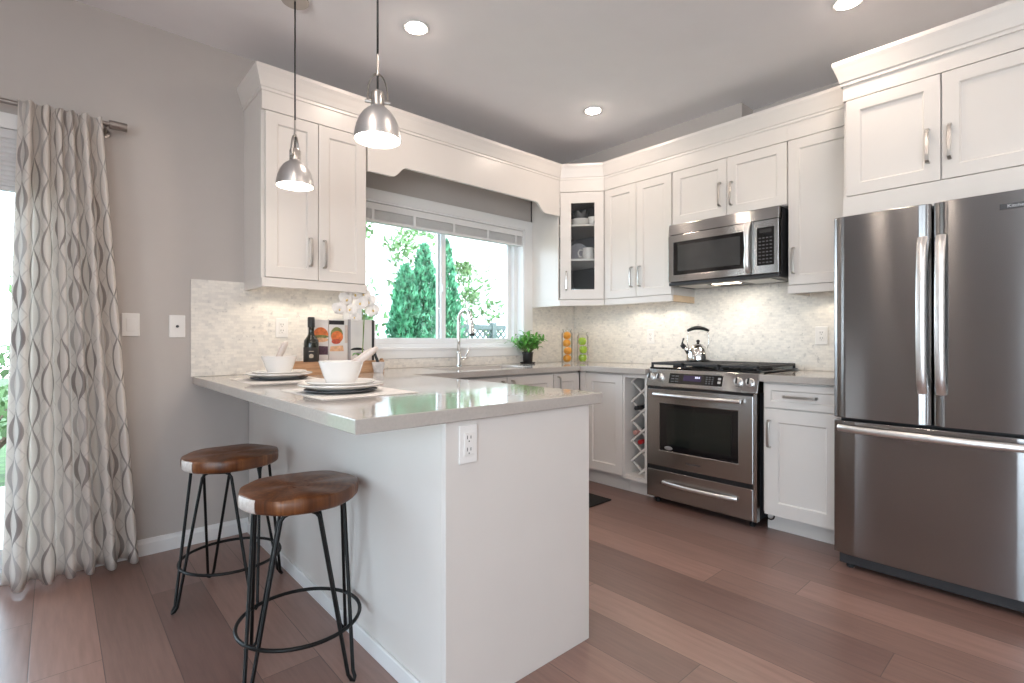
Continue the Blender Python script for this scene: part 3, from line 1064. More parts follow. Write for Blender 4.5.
# crown mouldings
CP = [(0, ZF - .006), (.006, ZF - .006), (.006, ZF + .010), (.011, ZF + .014), (.018, ZF + .040), (.030, ZF + .078), (.034, ZF + .088), (.038, ZF + .098),
      (.038, ZF + .118), (0, ZF + .118)]
cm = MB().sweep([(XL0, YW - .002), (XL0, YC), (P1.x, P1.y), (P2.x, P2.y), (XC, .832)], CP).build('crown_molding', 'cabinet_white', bevel=.001)
tag(cm, 'long white crown molding running over the valance and along the range wall cabinets', 'molding')
CP2 = [(o + .002 * (o > 0), z - .022) for (o, z) in CP]
cm = MB().sweep([(XW - .002, .826), (3.05, .826), (3.05, .034)], CP2).build('crown_molding', 'cabinet_white', bevel=.001)
tag(cm, 'short white crown molding standing forward on the cabinet above the refrigerator', 'molding')

# ------------------------------------------------------------------ base cabinets
XB = 3.10
ZD0, ZD1 = .128, .866


def base_cab(name, label, origin, rz, w, depth, toe=True):
    c = thing(name, label, 'cabinet', origin, rz)
    MB().box(0, w, .021, depth, .112, .878).build('body', 'cabinet_white', c, bevel=.001)
    if toe:
        MB().box(0, w, .082, .10, 0, .112).build('toe_kick', 'cabinet_white', c)
    return c


rb = base_cab('base_cabinet', 'white base cabinet with one drawer and one door between the range and the refrigerator', (XB, 1.252, 0), RZ, .425, XW - XB - .001)
dr = MB().shaker(.400, .137, rail=.036).build('drawer', 'cabinet_white', rb, (.012, 0, .730), bevel=.0015)
pull(dr, .195, .070, .185, True)
door(rb, .012, .412, .105, .722, (.042, .577), rail=.075)
MB().tube([(.028 + .022 * math.cos(a * .5), .045, .085 + .022 * math.sin(a * .5)) for a in range(13)], .004, 6, closed=True).build('leveling_clip', 'black_plastic', rb)
lb = base_cab('base_cabinet', 'white single-door base cabinet in the corner left of the wine rack', (XB, 2.628, 0), RZ, .385, XW - XB - .001)
door(lb, .040, .382, ZD0, ZD1, None, rail=.062)
MB().box(-.021, .036, .0, .021, .112, .878).build('filler', 'cabinet_white', lb)
# wine rack: open box with crossed slats
wr = thing('wine_rack', 'white open base unit with crossed slats holding wine bottles beside the range', 'wine rack', (XB, 2.241, 0), RZ)
WW, DW = .205, XW - XB - .001
m = MB()
m.box(0, .019, .0, DW, .112, .878).box(WW - .019, WW, .0, DW, .112, .878)
m.box(.019, WW - .019, .002, DW, .112, .142).box(.019, WW - .019, .002, DW, .850, .878)
m.build('body', 'cabinet_white', wr, bevel=.001)
MB().box(.019, WW - .019, .33, .345, .142, .850).build('back_panel', 'cabinet_inside_shade', wr)
MB().box(0, WW, .082, .10, 0, .112).build('toe_kick', 'cabinet_white', wr)
m = MB()
s = .145
for k in range(-1, 6):
    z = .085 + k * s
    for flip in (0, 1):
        for yy in (.075, ):
            a, b = (.019, z), (WW - .019, z + s)
            if flip:
                a, b = (.019, z + s), (WW - .019, z)
            # clip to the box
            def clip(p, q):
                out = []
                for t in (0, 1):
                    zz = p[1] + (q[1] - p[1]) * t
                lo, hi = .142, .850
                t0, t1 = 0.0, 1.0
                dz = q[1] - p[1]
                ta, tb = sorted(((lo - p[1]) / dz, (hi - p[1]) / dz))
                return max(t0, ta), min(t1, tb)
            t0, t1 = clip(a, b)
            if t1 - t0 > .05:
                pa = Vector((a[0] + (b[0] - a[0]) * t0, a[1] + (b[1] - a[1]) * t0))
                pb = Vector((a[0] + (b[0] - a[0]) * t1, a[1] + (b[1] - a[1]) * t1))
                dd = (pb - pa).normalized()
                nn = Vector((-dd.y, dd.x)) * .0065
                m.prism([tuple(pa + nn), tuple(pb + nn), tuple(pb - nn), tuple(pa - nn)], 'y', yy + .018 * flip, yy + .018 + .018 * flip)
m.build('lattice', 'cabinet_white', wr)
# window run
sb = base_cab('sink_base_cabinet', 'white two-door base cabinet under the sink', (1.62, 2.65, 0), 0, 1.177, YW - 2.65 - .001)
door(sb, .24, .710, ZD0, ZD1, (.665, .76), rail=.062)
door(sb, .714, 1.174, ZD0, ZD1, (.755, .76), rail=.062)
nb = base_cab('base_cabinet', 'narrow white base cabinet with a top drawer between the sink cabinet and the corner', (2.80, 2.65, 0), 0, .297, .45)
door(nb, .004, .290, ZD0, ZD1, (.045, .765), rail=.062)

# peninsula
PXA, PXB, PYA = .848, 1.497, 1.235
pn = thing('peninsula_cabinet', 'white peninsula base with plain panels under the stone bar top', 'peninsula', (PXA, PYA, 0))
MB().box(.014, PXB - PXA - .022, .021, 3.25 - PYA, .112, .878).build('body', 'cabinet_white', pn)
MB().box(0, .014, .0205, 3.25 - PYA, 0, .878).build('back_panel', 'cabinet_white', pn, bevel=.001)
MB().box(0, PXB - PXA, 0, .0205, 0, .878).build('end_panel', 'cabinet_white', pn, bevel=.0015)
MB().box(-.012, 0, .0, 3.25 - PYA, 0, .060).build('base_strip', 'trim_white', pn, bevel=.004)
MB().box(PXB - PXA - .10, PXB - PXA - .085, .0205, 1.40, 0, .112).build('toe_kick', 'cabinet_white', pn)
for k in range(3):
    d = MB().shaker(.445, ZD1 - ZD0, rail=.062).build('door', 'cabinet_white', pn, (PXB - PXA, .028 + k * .450, ZD0), (0, 0, R(90)), bevel=.0015)
    pull(d, .04, .63)

# worktops
XE0, XE1, YE0 = .565, 1.562, 1.222
YI, XI = 2.625, 3.070
xs = [XE0, XE1, 1.93, 2.68, XI, XW - .002]
ys = [YE0, 2.030, YI, 2.745, 3.115, YW - .002]
cells = set()
for i in range(5):
    for j in range(5):
        x, y = (xs[i] + xs[i + 1]) / 2, (ys[j] + ys[j + 1]) / 2
        if (x < XE1 or y > YI or (x > XI and y > 2.03)) and not (1.93 < x < 2.68 and 2.745 < y < 3.115):
            cells.add((i, j))
wt = MB().plan(xs, ys, cells, .880, .920).build('worktop', 'quartz', bevel=.003)
tag(wt, 'long beige stone worktop from the peninsula bar past the sink to the range', 'worktop')
wt = MB().box(XI, XW - .002, .835, 1.258, .880, .920).build('worktop', 'quartz', bevel=.003)
tag(wt, 'short beige stone worktop between the range and the refrigerator', 'worktop')

# backsplash
bs = MB().box(.556, WX0 - .095, YW - .011, YW - .001, .921, ZB - .005)
bs.box(WX0 - .095, WX1 + .095, YW - .011, YW - .001, .921, WZ0 - .063).box(WX1 + .095, XW - .012, YW - .011, YW - .001, .921, ZB - .005)
tag(bs.build('tile_backsplash', 'mosaic_tile'), 'pale marble mosaic tile backsplash under the kitchen window and left cabinet', 'backsplash')
bs = MB().plan([.836, 1.214, 2.010, YW - .012], [.921, ZB - .006, 1.535], {(0, 0), (1, 0), (2, 0), (1, 1)}, XW - .011, XW - .001, 'x')
tag(bs.build('tile_backsplash', 'mosaic_tile'), 'pale marble mosaic tile backsplash behind the range and kettle', 'backsplash')

# sink and faucet
sk = thing('sink', 'stainless undermount sink set in the worktop below the window', 'sink', (2.305, 2.93, .88))
w_, d_ = .372, .182
m = MB()
prof = [(1.0, -.001), (.985, -.15), (.93, -.19), (.15, -.20)]
rings = []
for (f_, z) in prof:
    rings.append([(w_ * f_ * sx, d_ * f_ * sy, z) for sx, sy in ((-1, -1), (1, -1), (1, 1), (-1, 1))])
vs = [p for r_ in rings for p in r_] + [(p[0] * 1.01, p[1] * 1.01, p[2] - .004) for r_ in rings for p in r_]
fs = []
for i in range(3):
    for k in range(4):
        fs += [(i * 4 + k, i * 4 + (k + 1) % 4, i * 4 + 4 + (k + 1) % 4, i * 4 + 4 + k), (16 + i * 4 + k, 16 + i * 4 + 4 + k, 16 + i * 4 + 4 + (k + 1) % 4, 16 + i * 4 + (k + 1) % 4)]
for k in range(4):
    fs.append((k, 16 + k, 16 + (k + 1) % 4, (k + 1) % 4))
fs += [(12, 13, 14, 15), (31, 30, 29, 28)]
m.add(vs, fs)
m.build('basin', 'nickel', sk, bevel=.012)
MB().lathe([(.04, -.199), (.042, -.196), (.03, -.197)], 20).build('drain', 'chrome', sk)
fa = thing('faucet', 'tall chrome gooseneck pull-down faucet behind the sink', 'faucet', (2.30, 3.175, .92))
MB().lathe([(.027, 0), (.027, .006), (.021, .012), (.019, .07), (.019, .10), (.016, .11)], 24).build('base', 'chrome', fa, smooth=40)
arc = [(0, 0, .10), (0, 0, .20), (0, 0, .32)]
fd = Vector((.05, -1, 0)).normalized()
for t in range(1, 13):
    a = PI * t / 12
    q = fd * (.075 * (1 - math.cos(a)))
    arc.append((q.x, q.y, .345 + .085 * math.sin(a)))
MB().tube(arc, .0125, 12).build('spout', 'chrome', fa, smooth=True)
q = fd * .150
MB().tube([(q.x, q.y, .345), (q.x * 1.03, q.y * 1.03, .30), (q.x * 1.06, q.y * 1.06, .25)], [.014, .017, .019], 14).build('spray_head', 'chrome', fa, smooth=40)
MB().tube([(q.x * 1.06, q.y * 1.06, .25), (q.x * 1.065, q.y * 1.065, .232)], [.019, .016], 14).build('nozzle', 'black_plastic', fa, smooth=40)
MB().tube([(.018, 0, .06), (.045, -.005, .062), (.058, -.006, .064), (.078, -.008, .105), (.088, -.010, .135)], [.012, .012, .009, .006, .005], 12).build('lever', 'chrome', fa, smooth=40)
#PART3
# ------------------------------------------------------------------ range
RW = .748
rg = thing('range', 'stainless slide-in gas range with a black oven window and front knobs', 'range', (3.08, 2.022, 0), RZ)
MB().box(.004, RW - .004, .036, .635, .045, .900).build('body', 'appliance_dark', rg, bevel=.003)
m = MB()
m.prism([(-.006, .808), (.000, .803), (.10, .803), (.10, .925), (.040, .925), (.030, .921)], 'x', -.004, RW + .004)
m.build('control_panel', 'stainless', rg, bevel=.004)
# panel face slope
sl = math.atan2(.036, .113)
fp = lambda z: -.006 + (z - .808) * (.036 / .113)
dz0, dz1 = .832, .898
MB().prism([(fp(dz0) - .0025, dz0), (fp(dz1) - .0025, dz1), (fp(dz1) + .01, dz1), (fp(dz0) + .01, dz0)], 'x', .166, .535).build('display_panel', 'black_glass', rg, bevel=.002)


def on_panel(name, mat, x0, x1, z0, z1, lift):
    return MB().prism([(fp(z0) - lift, z0), (fp(z1) - lift, z1), (fp(z1), z1), (fp(z0), z0)], 'x', x0, x1).build(name, mat, rg)


on_panel('screen', 'screen_purple', .270, .395, .852, .888, .0032)
for k, (a, b) in enumerate(((.352, .360), (.363, .371), (.376, .384))):
    on_panel('digit', 'screen_digits', a, b, .871, .883, .0038)
for i in range(3):
    for x0 in (.182, .212):
        on_panel('key', 'key_grey', x0, x0 + .022, .842 + i * .018, .848 + i * .018, .0032)
for i in range(4):
    for j in range(3):
        on_panel('key', 'key_grey', .425 + j * .020, .437 + j * .020, .842 + i * .013, .848 + i * .013, .0032)
for i in range(2):
    on_panel('key', 'logo_grey', .505, .524, .848 + i * .022, .862 + i * .022, .0034)
kn = None
for x in (.028, .098, .634, .704):
    z = .868
    k = MB().lathe([(.026, 0), (.026, .004), (.021, .007), (.020, .024), (.017, .027), (.010, .027)], 24).build('knob', 'handle_steel', rg, (x, fp(z) - .001, z), (R(90) - sl, 0, 0), smooth=40)
    MB().box(-.0045, .0045, -.018, .018, .026, .036).build('grip', 'black_plastic', k, bevel=.002)
# cooktop
MB().box(-.004, RW + .004, .040, .640, .9255, .934).build('cooktop', 'black_glass', rg, bevel=.003)
for (x, y, r) in ((.14, .19, .045), (.14, .47, .036), (.374, .33, .05), (.608, .19, .04), (.608, .47, .045)):
    b = MB().lathe([(r, 0), (r, .010), (r * .75, .012), (r * .75, .018), (r * .6, .020)], 24).build('burner', 'cast_iron', rg, (x, y, .934), smooth=40)
for gx in (0.006, .2535, .501):
    m = MB()
    gw = .2415
    zt0, zt1 = .950, .966
    for xx in (0, gw - .014):
        m.box(gx + xx, gx + xx + .014, .042, .625, zt0, zt1)
    for yy in (.042, .335, .611):
        m.box(gx, gx + gw, yy, yy + .014, zt0, zt1)
    for yy in (.115, .17, .225, .28, .39, .445, .50, .555):
        m.box(gx + .012, gx + gw * .40, yy, yy + .009, zt0 + .003, zt1)
        m.box(gx + gw * .60, gx + gw - .012, yy, yy + .009, zt0 + .003, zt1)
    m.box(gx + gw / 2 - .006, gx + gw / 2 + .006, .07, .62, zt0 + .003, zt1)
    for xx in (0, gw - .014):
        for yy in (.042, .611):
            m.box(gx + xx, gx + xx + .014, yy, yy + .014, .934, zt0)
    m.build('grate', 'cast_iron', rg, bevel=.002)
# oven door
od = MB().plan([.004, .098, .636, RW - .022], [.262, .372, .690, .788], {(i, j) for i in range(3) for j in range(3)} - {(1, 1)}, 0, .034, 'y').build('oven_door', 'stainless', rg, bevel=.004)
MB().box(.095, .639, .004, .014, .369, .693).build('window', 'black_glass', od)
MB().box(.150, .590, .0025, .005, .415, .655).build('inner_pane', 'oven_glass', od)
MB().lathe([(.030, 0), (.030, .002), (.024, .003)], 28).build('badge', 'logo_grey', od, (.165, .003, .392), (R(90), 0, 0)).scale = (1, .42, 1)
text_mesh('KitchenAid', .022, 'logo', 'logo_dark', od, (.345, -.001, .312), (R(90), 0, 0))
hp = [(.070, .0, .752), (.070, -.034, .752)]
m = MB()
m.tube([(.070 + (RW - .154) * t / 14, -.030 - .022 * math.sin(PI * t / 14), .752) for t in range(15)], .0125, 12)
m.cyl((.088, 0, .752), (.088, -.035, .752), .009).cyl((RW - .102, 0, .752), (RW - .102, -.035, .752), .009)
m.build('handle', 'handle_steel', od, smooth=40)
# side trim strips, vent, drawer
MB().box(RW - .020, RW, .0, .04, .045, .800).box(0, .0035, .0, .04, .045, .800).build('side_trim', 'stainless', rg)
for z0, z1 in ((.236, .262), (.788, .803)):
    MB().box(.004, RW - .022, .010, .036, z0, z1).build('vent', 'black_plastic', rg)
wd = MB().box(.004, RW - .022, 0, .034, .045, .234).build('drawer', 'stainless', rg, bevel=.004)
m = MB()
m.tube([(.128 + .505 * t / 14, -.008 - .030 * math.sin(PI * t / 14) ** .6, .158 - .0 * t) for t in range(15)], .013, 12, flat=(1.0, .8))
m.build('handle', 'handle_steel', wd, smooth=40)
for x in (.05, RW - .05):
    for y in (.06, .58):
        MB().lathe([(.018, 0), (.018, .02), (.010, .022), (.010, .046)], 12).build('foot', 'black_plastic', rg, (x, y, 0))

# ------------------------------------------------------------------ microwave
MWW = .757
mw = thing('microwave', 'stainless over-the-range microwave with black window and keypad', 'microwave', (3.31, 1.997, 1.512), RZ)
HM = .440
MB().box(.0, MWW, .040, XW - 3.31 - .014, .020, HM).build('body', 'appliance_dark', mw, bevel=.002)
MB().prism([(.004, .364), (.012, HM), (.06, HM), (.06, .364)], 'x', 0, MWW).build('vent_panel', 'stainless', mw, bevel=.003)
md = MB().plan([0, .042, .548, .606], [.026, .074, .308, .360], {(i, j) for i in range(3) for j in range(3)} - {(1, 1)}, 0, .045, 'y').build('door', 'stainless', mw, bevel=.003)
MB().box(.039, .551, .003, .012, .071, .311).build('window', 'black_glass', md)
MB().box(.075, .520, .0015, .004, .100, .285).build('screen_mesh', 'microwave_glass', md)
m = MB()
m.tube([(.578, -.010 - .030 * math.sin(PI * t / 16) ** .5 - .004 * math.sin(3 * PI * t / 16), .040 + .318 * t / 16) for t in range(17)], [.013 + .004 * abs(math.cos(PI * t / 16)) for t in range(17)], 14, flat=(.8, 1.1))
m.build('handle', 'handle_steel', md, smooth=50)
cp = MB().box(.609, MWW, 0, .045, .026, .360).build('control_panel', 'stainless', mw, bevel=.003)
MB().box(.628, .732, -.0015, .004, .078, .316).build('keypad', 'black_glass', cp, bevel=.001)
MB().box(.645, .715, -.0025, 0, .282, .304).build('display', 'microwave_glass', cp)
for i in range(8):
    for j in range(4):
        MB().box(.640 + j * .022, .653 + j * .022, -.0022, 0, .092 + i * .022, .099 + i * .022).build('key', 'key_grey', cp)
MB().box(0.0, MWW, .010, .36, .0, .022).build('bottom_panel', 'appliance_dark', mw, bevel=.003)
ml = MB().box(.28, .46, .10, .16, -.004, 0).build('cooktop_light', 'puck_glow', mw)
lamp('cooktop_lamp', 'AREA', 2.2, (1, .90, .76), ml, (.37, .13, -.008), size=.16, size_y=.05)
MB().box(.06, .25, .05, .30, -.003, 0).box(.50, .69, .05, .30, -.003, 0).build('grease_filter', 'nickel', mw)

# ------------------------------------------------------------------ refrigerator
FW = .746
fr = thing('refrigerator', 'tall stainless french-door refrigerator with a bottom freezer drawer', 'refrigerator', (2.87, .811, 0), RZ)
MB().box(.006, FW - .006, .072, .835, .060, 1.700).build('body', 'appliance_dark', fr, bevel=.004)


def steel_front(name, x0, x1, z0, z1):
    """gently crowned door front"""
    m = MB()
    n = 14
    pts = []
    for i in range(n + 1):
        t = i / n
        x = x0 + (x1 - x0) * t
        e = min(1, min(t, 1 - t) * (x1 - x0) / .016)
        y = .016 * (1 - math.sqrt(max(0, 1 - (1 - e) ** 2))) - .004 * math.sin(PI * x / FW)
        pts.append((x, y))
    pts += [(x1, .068), (x0, .068)]
    m.prism(pts, 'z', z0, z1)
    return m.build(name, 'fridge_steel', fr, smooth=35, bevel=.0025)


fdl = steel_front('door', -.008, .3715, .742, 1.723)
fdr = steel_front('door', .3785, FW - .003, .742, 1.723)
fdw = steel_front('freezer_drawer', -.008, FW - .003, .078, .728)


def vhandle(par, x):
    m = MB()
    pts = [(x, -.010 - .045 * math.sin(PI * min(1, max(0, (t / 20)))) ** .45, .885 + .690 * t / 20) for t in range(21)]
    m.tube(pts, .0135, 14, flat=(.6, 1.35))
    return m.build('handle', 'handle_steel', par, smooth=60)


vhandle(fdl, .343)
vhandle(fdr, .407)
m = MB()
m.tube([(.018 + (FW - .036) * t / 24, -.012 - .042 * math.sin(PI * t / 24) ** .5, .694) for t in range(25)], .0135, 14, flat=(1.25, .75))
m.build('handle', 'handle_steel', fdw, smooth=60)
MB().box(.590, .720, -.0052, .0, 1.650, 1.673).build('badge', 'logo_dark', fdr, bevel=.001)
text_mesh('KitchenAid', .019, 'logo', 'logo_grey', fdr, (.655, -.0058, 1.6615), (R(90), 0, 0))
MB().box(.010, FW - .010, .030, .10, .022, .072).build('base_grille', 'appliance_dark', fr, bevel=.006)
for x in (.05, FW - .05):
    MB().lathe([(.016, 0), (.018, .006), (.018, .018), (.009, .02), (.009, .05)], 14).build('foot', 'rubber', fr, (x, .065, 0))
    MB().lathe([(.02, 0), (.02, .06)], 14).build('foot', 'rubber', fr, (x, .76, 0))
MB().box(.330, .420, .03, .12, 1.7005, 1.716).build('hinge_cover', 'appliance_dark', fr, bevel=.003)

# ------------------------------------------------------------------ kettle
ke = thing('kettle', 'polished steel whistling kettle with a black handle on the back burner', 'kettle', (3.485, 1.859, .967), R(138))
MB().lathe([(.078, 0), (.084, .006), (.085, .03), (.080, .06), (.068, .088), (.050, .108), (.032, .116), (.030, .118)], 36).build('body', 'chrome', ke, smooth=40)
l = MB().lathe([(.033, .117), (.030, .124), (.012, .130), (.008, .134)], 28).build('lid', 'chrome', ke, smooth=40)
MB().ball((0, 0, .145), .013).build('knob', 'black_plastic', l, smooth=True)
MB().tube([(.060, 0, .060), (.085, 0, .085), (.105, 0, .108)], [.024, .017, .014], 16).build('spout', 'chrome', ke, smooth=True)
w = MB()
w.tube([(.100, 0, .102), (.118, 0, .122)], [.018, .016], 14).tube([(.118, 0, .122), (.110, 0, .150), (.104, 0, .168)], [.006, .005, .007], 8)
w.build('whistle', 'black_plastic', ke, smooth=40)
h = MB()
for sx in (1, -1):
    h.tube([(sx * .066, 0, .088), (sx * .078, 0, .13), (sx * .078, 0, .18), (sx * .066, 0, .225)], .0022, 8)
h.build('bail', 'chrome', ke, smooth=True)
MB().tube([(-.078 + .156 * t / 10, 0, .222 + .022 * math.sin(PI * t / 10)) for t in range(11)], [.008, .011, .012, .013, .014, .015, .014, .013, .012, .011, .008], 12).build('handle', 'black_plastic', ke, smooth=True)

# ------------------------------------------------------------------ bar stools


def stool(label, x, y, a0, seed, rz_seat):
    rnd = random.Random(seed)
    t = thing('bar_stool', label, 'stool', (x, y, 0), a0, 'wood slab stools at the peninsula')
    n = 72
    ph = [rnd.uniform(0, 6.28) for _ in range(5)]

    def rad(a):
        return .188 * (1 + .018 * math.sin(2 * a + ph[0]) + .012 * math.sin(3 * a + ph[1]) + .008 * math.sin(7 * a + ph[2]) + .005 * math.sin(13 * a + ph[3]))
    zb, zt = .576, .625
    prof = [(.0, zb), (.6, zb), (.955, zb), (.99, zb + .006), (1.0, zb + .020), (1.0, zt - .012), (.985, zt - .003), (.955, zt), (.55, zt), (.2, zt)]
    vs, fs, mi = [], [], []
    m = MB()
    for (k, z) in prof:
        for i in range(n):
            a = 2 * PI * i / n
            r = rad(a) * max(k, .001)
            wob = .002 * math.sin(5 * a + ph[4]) if z == zt else 0
            vs.append((r * math.cos(a), r * math.sin(a), z + wob))
    for j in range(len(prof) - 1):
        for i in range(n):
            fs.append((j * n + i, j * n + (i + 1) % n, (j + 1) * n + (i + 1) % n, (j + 1) * n + i))
            # pale sapwood on one flank
            am = (2 * PI * (i + .5) / n - rz_seat) % (2 * PI)
            am = min(am, 2 * PI - am)
            mi.append(1 if (2 <= j <= 5 and am < .27) else 0)
    fs.append(tuple(range((len(prof) - 1) * n, len(prof) * n)))
    mi.append(0)
    m.v, m.f, m.mi = vs, fs, mi
    m.build('seat', ['teak', 'sapwood'], t, smooth=50)
    RF, RT, DA = .215, .150, R(24)
    for k in range(4):
        a = k * PI / 2
        g = MB()
        f0 = Vector((RF * math.cos(a), RF * math.sin(a), 0))
        tang = Vector((-math.sin(a), math.cos(a), 0))
        out = Vector((math.cos(a), math.sin(a), 0))
        paths = []
        for s in (1, -1):
            b = a + s * DA
            top = Vector((RT * math.cos(b), RT * math.sin(b), zb - .006))
            mid_a = a + s * PI / 4
            md = Vector((RT * math.cos(PI / 4 - DA) * math.cos(mid_a), RT * math.cos(PI / 4 - DA) * math.sin(mid_a), zb - .006))
            foot = f0 + tang * s * .012 + Vector((0, 0, .030))
            d = (foot - top).normalized()
            hz = (md - top).normalized()
            paths.append([md, top + hz * .020, top + hz * .007 + d * .007, top + d * .020, foot])
        p0, p1 = paths
        bend = [f0 + tang * .009 + out * .010 + Vector((0, 0, .014)), f0 + out * .014 + Vector((0, 0, .0075)), f0 - tang * .009 + out * .010 + Vector((0, 0, .014))]
        g.tube(p0 + bend + p1[::-1], .0062, 8)
        g.build('leg', 'black_steel', t, smooth=60)
    MB().tube([(.197 * math.cos(2 * PI * i / 48), .197 * math.sin(2 * PI * i / 48), .17) for i in range(48)], .0065, 8, closed=True).build('foot_ring', 'black_steel', t, smooth=60)
    return t


stool('farther round wood slab bar stool on black hairpin legs, nearest the curtain', .583, 2.51, R(10), 3, R(193 - 10))
stool('nearer round wood slab bar stool on black hairpin legs, below the bowls', .630, 1.795, R(26), 9, R(190 - 26))

# ------------------------------------------------------------------ pendants


def pendant(label, x, y, rz):
    t = thing('pendant_light', label, 'pendant lamp', (x, y, 0), R(rz), 'pendant lamps over the peninsula')
    MB().lathe([(.062, ZC - .018), (.062, ZC - .006), (.058, ZC - .0005)], 32).build('canopy', 'nickel', t, smooth=40)
    MB().cyl((0, 0, 2.165), (0, 0, ZC - .018), .0038, n=10).build('cord', 'black_plastic', t, smooth=True)
    o = [(.0860, 1.862), (.0855, 1.870), (.083, 1.888), (.077, 1.915), (.067, 1.940), (.054, 1.960), (.040, 1.974), (.026, 1.983), (.024, 1.990)]
    i_ = [(r - .003, z - .002) for r, z in o]
    m = MB().lathe(o, 48, caps=False)
    m.lathe([(o[0][0], o[0][1]), (i_[0][0], o[0][1])] + i_[1:-1] + [(.001, 1.980)], 48, mi=1, caps=False)
    m.build('shade', ['pendant_metal', 'pendant_inside'], t, smooth=45, fixn=False)
    d = MB().lathe([(.001, 1.852), (.03, 1.853), (.055, 1.858), (.072, 1.868), (.079, 1.878), (.078, 1.882), (.001, 1.884)], 40, caps=False).build('diffuser', 'pendant_glow', t, smooth=True)
    MB().lathe([(.025, 1.986), (.025, 2.034), (.022, 2.040), (.008, 2.042)], 28).build('socket_cap', 'nickel', t, smooth=40)
    y_ = MB()
    pts = [(-.036, 0, 1.998)] + [(-.036 * math.cos(PI * k / 16) if True else 0, 0, 2.026 + .082 * math.sin(PI * k / 16)) for k in range(17)] + [(.036, 0, 1.998)]
    y_.tube(pts, .0048, 8, flat=(.7, 1.3))
    y_.tube([(0, 0, 2.100), (0, 0, 2.135), (0, 0, 2.180)], [.007, .005, .004], 10)
    y_.build('yoke', 'nickel', t, smooth=50)
    MB().cyl((0, 0, 2.040), (0, 0, 2.110), .0038, n=10).build('cord', 'black_plastic', t)
    for s in (1, -1):
        MB().cyl((s * .024, 0, 2.003), (s * .046, 0, 2.003), .0065, n=12).build('thumbscrew', 'nickel', t, smooth=40)
    return t


pendant('brushed metal dome pendant lamp nearer the camera, hanging in front of the valance', .893, 1.742, -27)
pendant('farther brushed metal dome pendant lamp, hanging before the left wall cabinet', .864, 2.53, 48)

# ------------------------------------------------------------------ recessed ceiling lights


def pot(label, x, y, group):
    t = thing('recessed_light', label, 'ceiling light', (x, y, ZC), group=group)
    MB().lathe([(.052, -.0025), (.056, -.006), (.068, -.005), (.072, -.001)], 36).build('trim_ring', 'trim_white', t, smooth=50)
    MB().lathe([(.001, -.018), (.020, -.0165), (.038, -.012), (.052, -.0035)], 36, caps=False).build('lens', 'pot_glow', t)
    lamp('pot_lamp', 'SPOT', POT_W, WARM, t, (0, 0, -.03), size=.05, spot=168)
    return t


GP = 'recessed ceiling lights'
pot('round recessed ceiling light just right of the nearer pendant cord', 1.42, 2.34, GP)
pot('round recessed ceiling light in the middle of the ceiling, nearest the corner cabinet', 2.88, 2.34, GP)
pot('round recessed ceiling light at the top edge, nearest the refrigerator cabinet', 2.88, .757, GP)
for (x, y) in ((1.42, .857), (-.2, .78), (.2, 1.32), (1.42, -.85), (2.88, -.85), (1.42, -2.3), (2.88, -2.3)):  # unseen lamps added to light the room and streak the refrigerator doors
    pot('added round recessed ceiling light, out of view above or behind the camera', x, y, 'added recessed lights out of view')

# ------------------------------------------------------------------ curtain and rod
m = MB()
NU, NV = 220, 40
uv = []
zt, zb = 2.188, .028
for j in range(NV + 1):
    k = j / NV
    z = zt + (zb - zt) * k
    xl = -.118 - .052 * k
    xr = .166 + .142 * k
    row, acc, prev = [], 0.0, None
    for i in range(NU + 1):
        s = i / NU
        ph = 2 * PI * 6 * s + .7 * math.sin(3.1 * s * PI + 1.2) + .35 * k * math.sin(5 * s + 2)
        amp = (.023 + .018 * k) * (1 + .3 * math.sin(9 * s + .5))
        y = 3.148 + amp * (math.sin(ph) + .25 * math.sin(2 * ph + .8)) + .010 * math.sin(4 * s + 3 * k) * k
        x = xl + (xr - xl) * (s - .010 * math.sin(2 * ph))
        zz = z + .009 * math.sin(ph + 1) * max(0, 1 - k * 12) + .006 * math.sin(ph) * max(0, k * 20 - 19)
        m.v.append((x, y, zz))
        uv.append((s * .80, z))
for j in range(NV):
    for i in range(NU):
        a = j * (NU + 1) + i
        m.f.append((a, a + 1, a + NU + 2, a + NU + 1))
        m.mi.append(0)
m.uv = uv
cu = m.build('curtain', 'curtain_print', None, smooth=True)
so = cu.modifiers.new('cloth', 'SOLIDIFY')
so.thickness = .0015
tag(cu, 'cream curtain printed with grey and taupe ovals, hanging at the patio door', 'curtain')
ro = thing('curtain_rod', 'brushed steel curtain rod with a cylinder finial over the patio door', 'curtain rod', (0, 3.196, 2.184))
MB().cyl((-2.55, 0, 0), (.205, 0, 0), .011, n=16).build('pole', 'rod_steel', ro, smooth=40)
for x0, x1 in ((.200, .272), (-2.62, -2.548)):
    MB().cyl((x0, 0, 0), (x1, 0, 0), .021, n=24).build('finial', 'rod_steel', ro, bevel=.003)
for x in (.188, -2.5):
    b = MB().tube([(x, 0, -.012), (x, .02, -.03), (x, .061, -.03)], .006, 8)
    b.cyl((x, .058, -.03), (x, .0635, -.03), .022, n=20)
    b.build('bracket', 'rod_steel', ro, smooth=40)
# raised blind over the patio door
bl = thing('pleated_blind', 'raised grey blind gathered at the head of the patio door behind the curtain', 'blind', (0, 0, 0))
MB().box(PX0 + .02, PX1 - .005, YW - .012, YW + .025, 2.035, 2.078).build('headrail', 'blind_fabric', bl, bevel=.003)
z = 2.034
m = MB()
for k in range(10):
    m.prism([(YW - .012, z), (YW + .022, z), (YW + .016, z - .011), (YW + .022, z - .021), (YW - .012, z - .021), (YW - .006, z - .011)], 'x', PX0 + .02, PX1 - .005)
    z -= .0215
m.build('pleats', 'blind_fabric', bl)
MB().box(PX0 + .02, PX1 - .005, YW - .012, YW + .022, z - .020, z - .001).build('bottom_rail', 'blind_fabric', bl, bevel=.003)
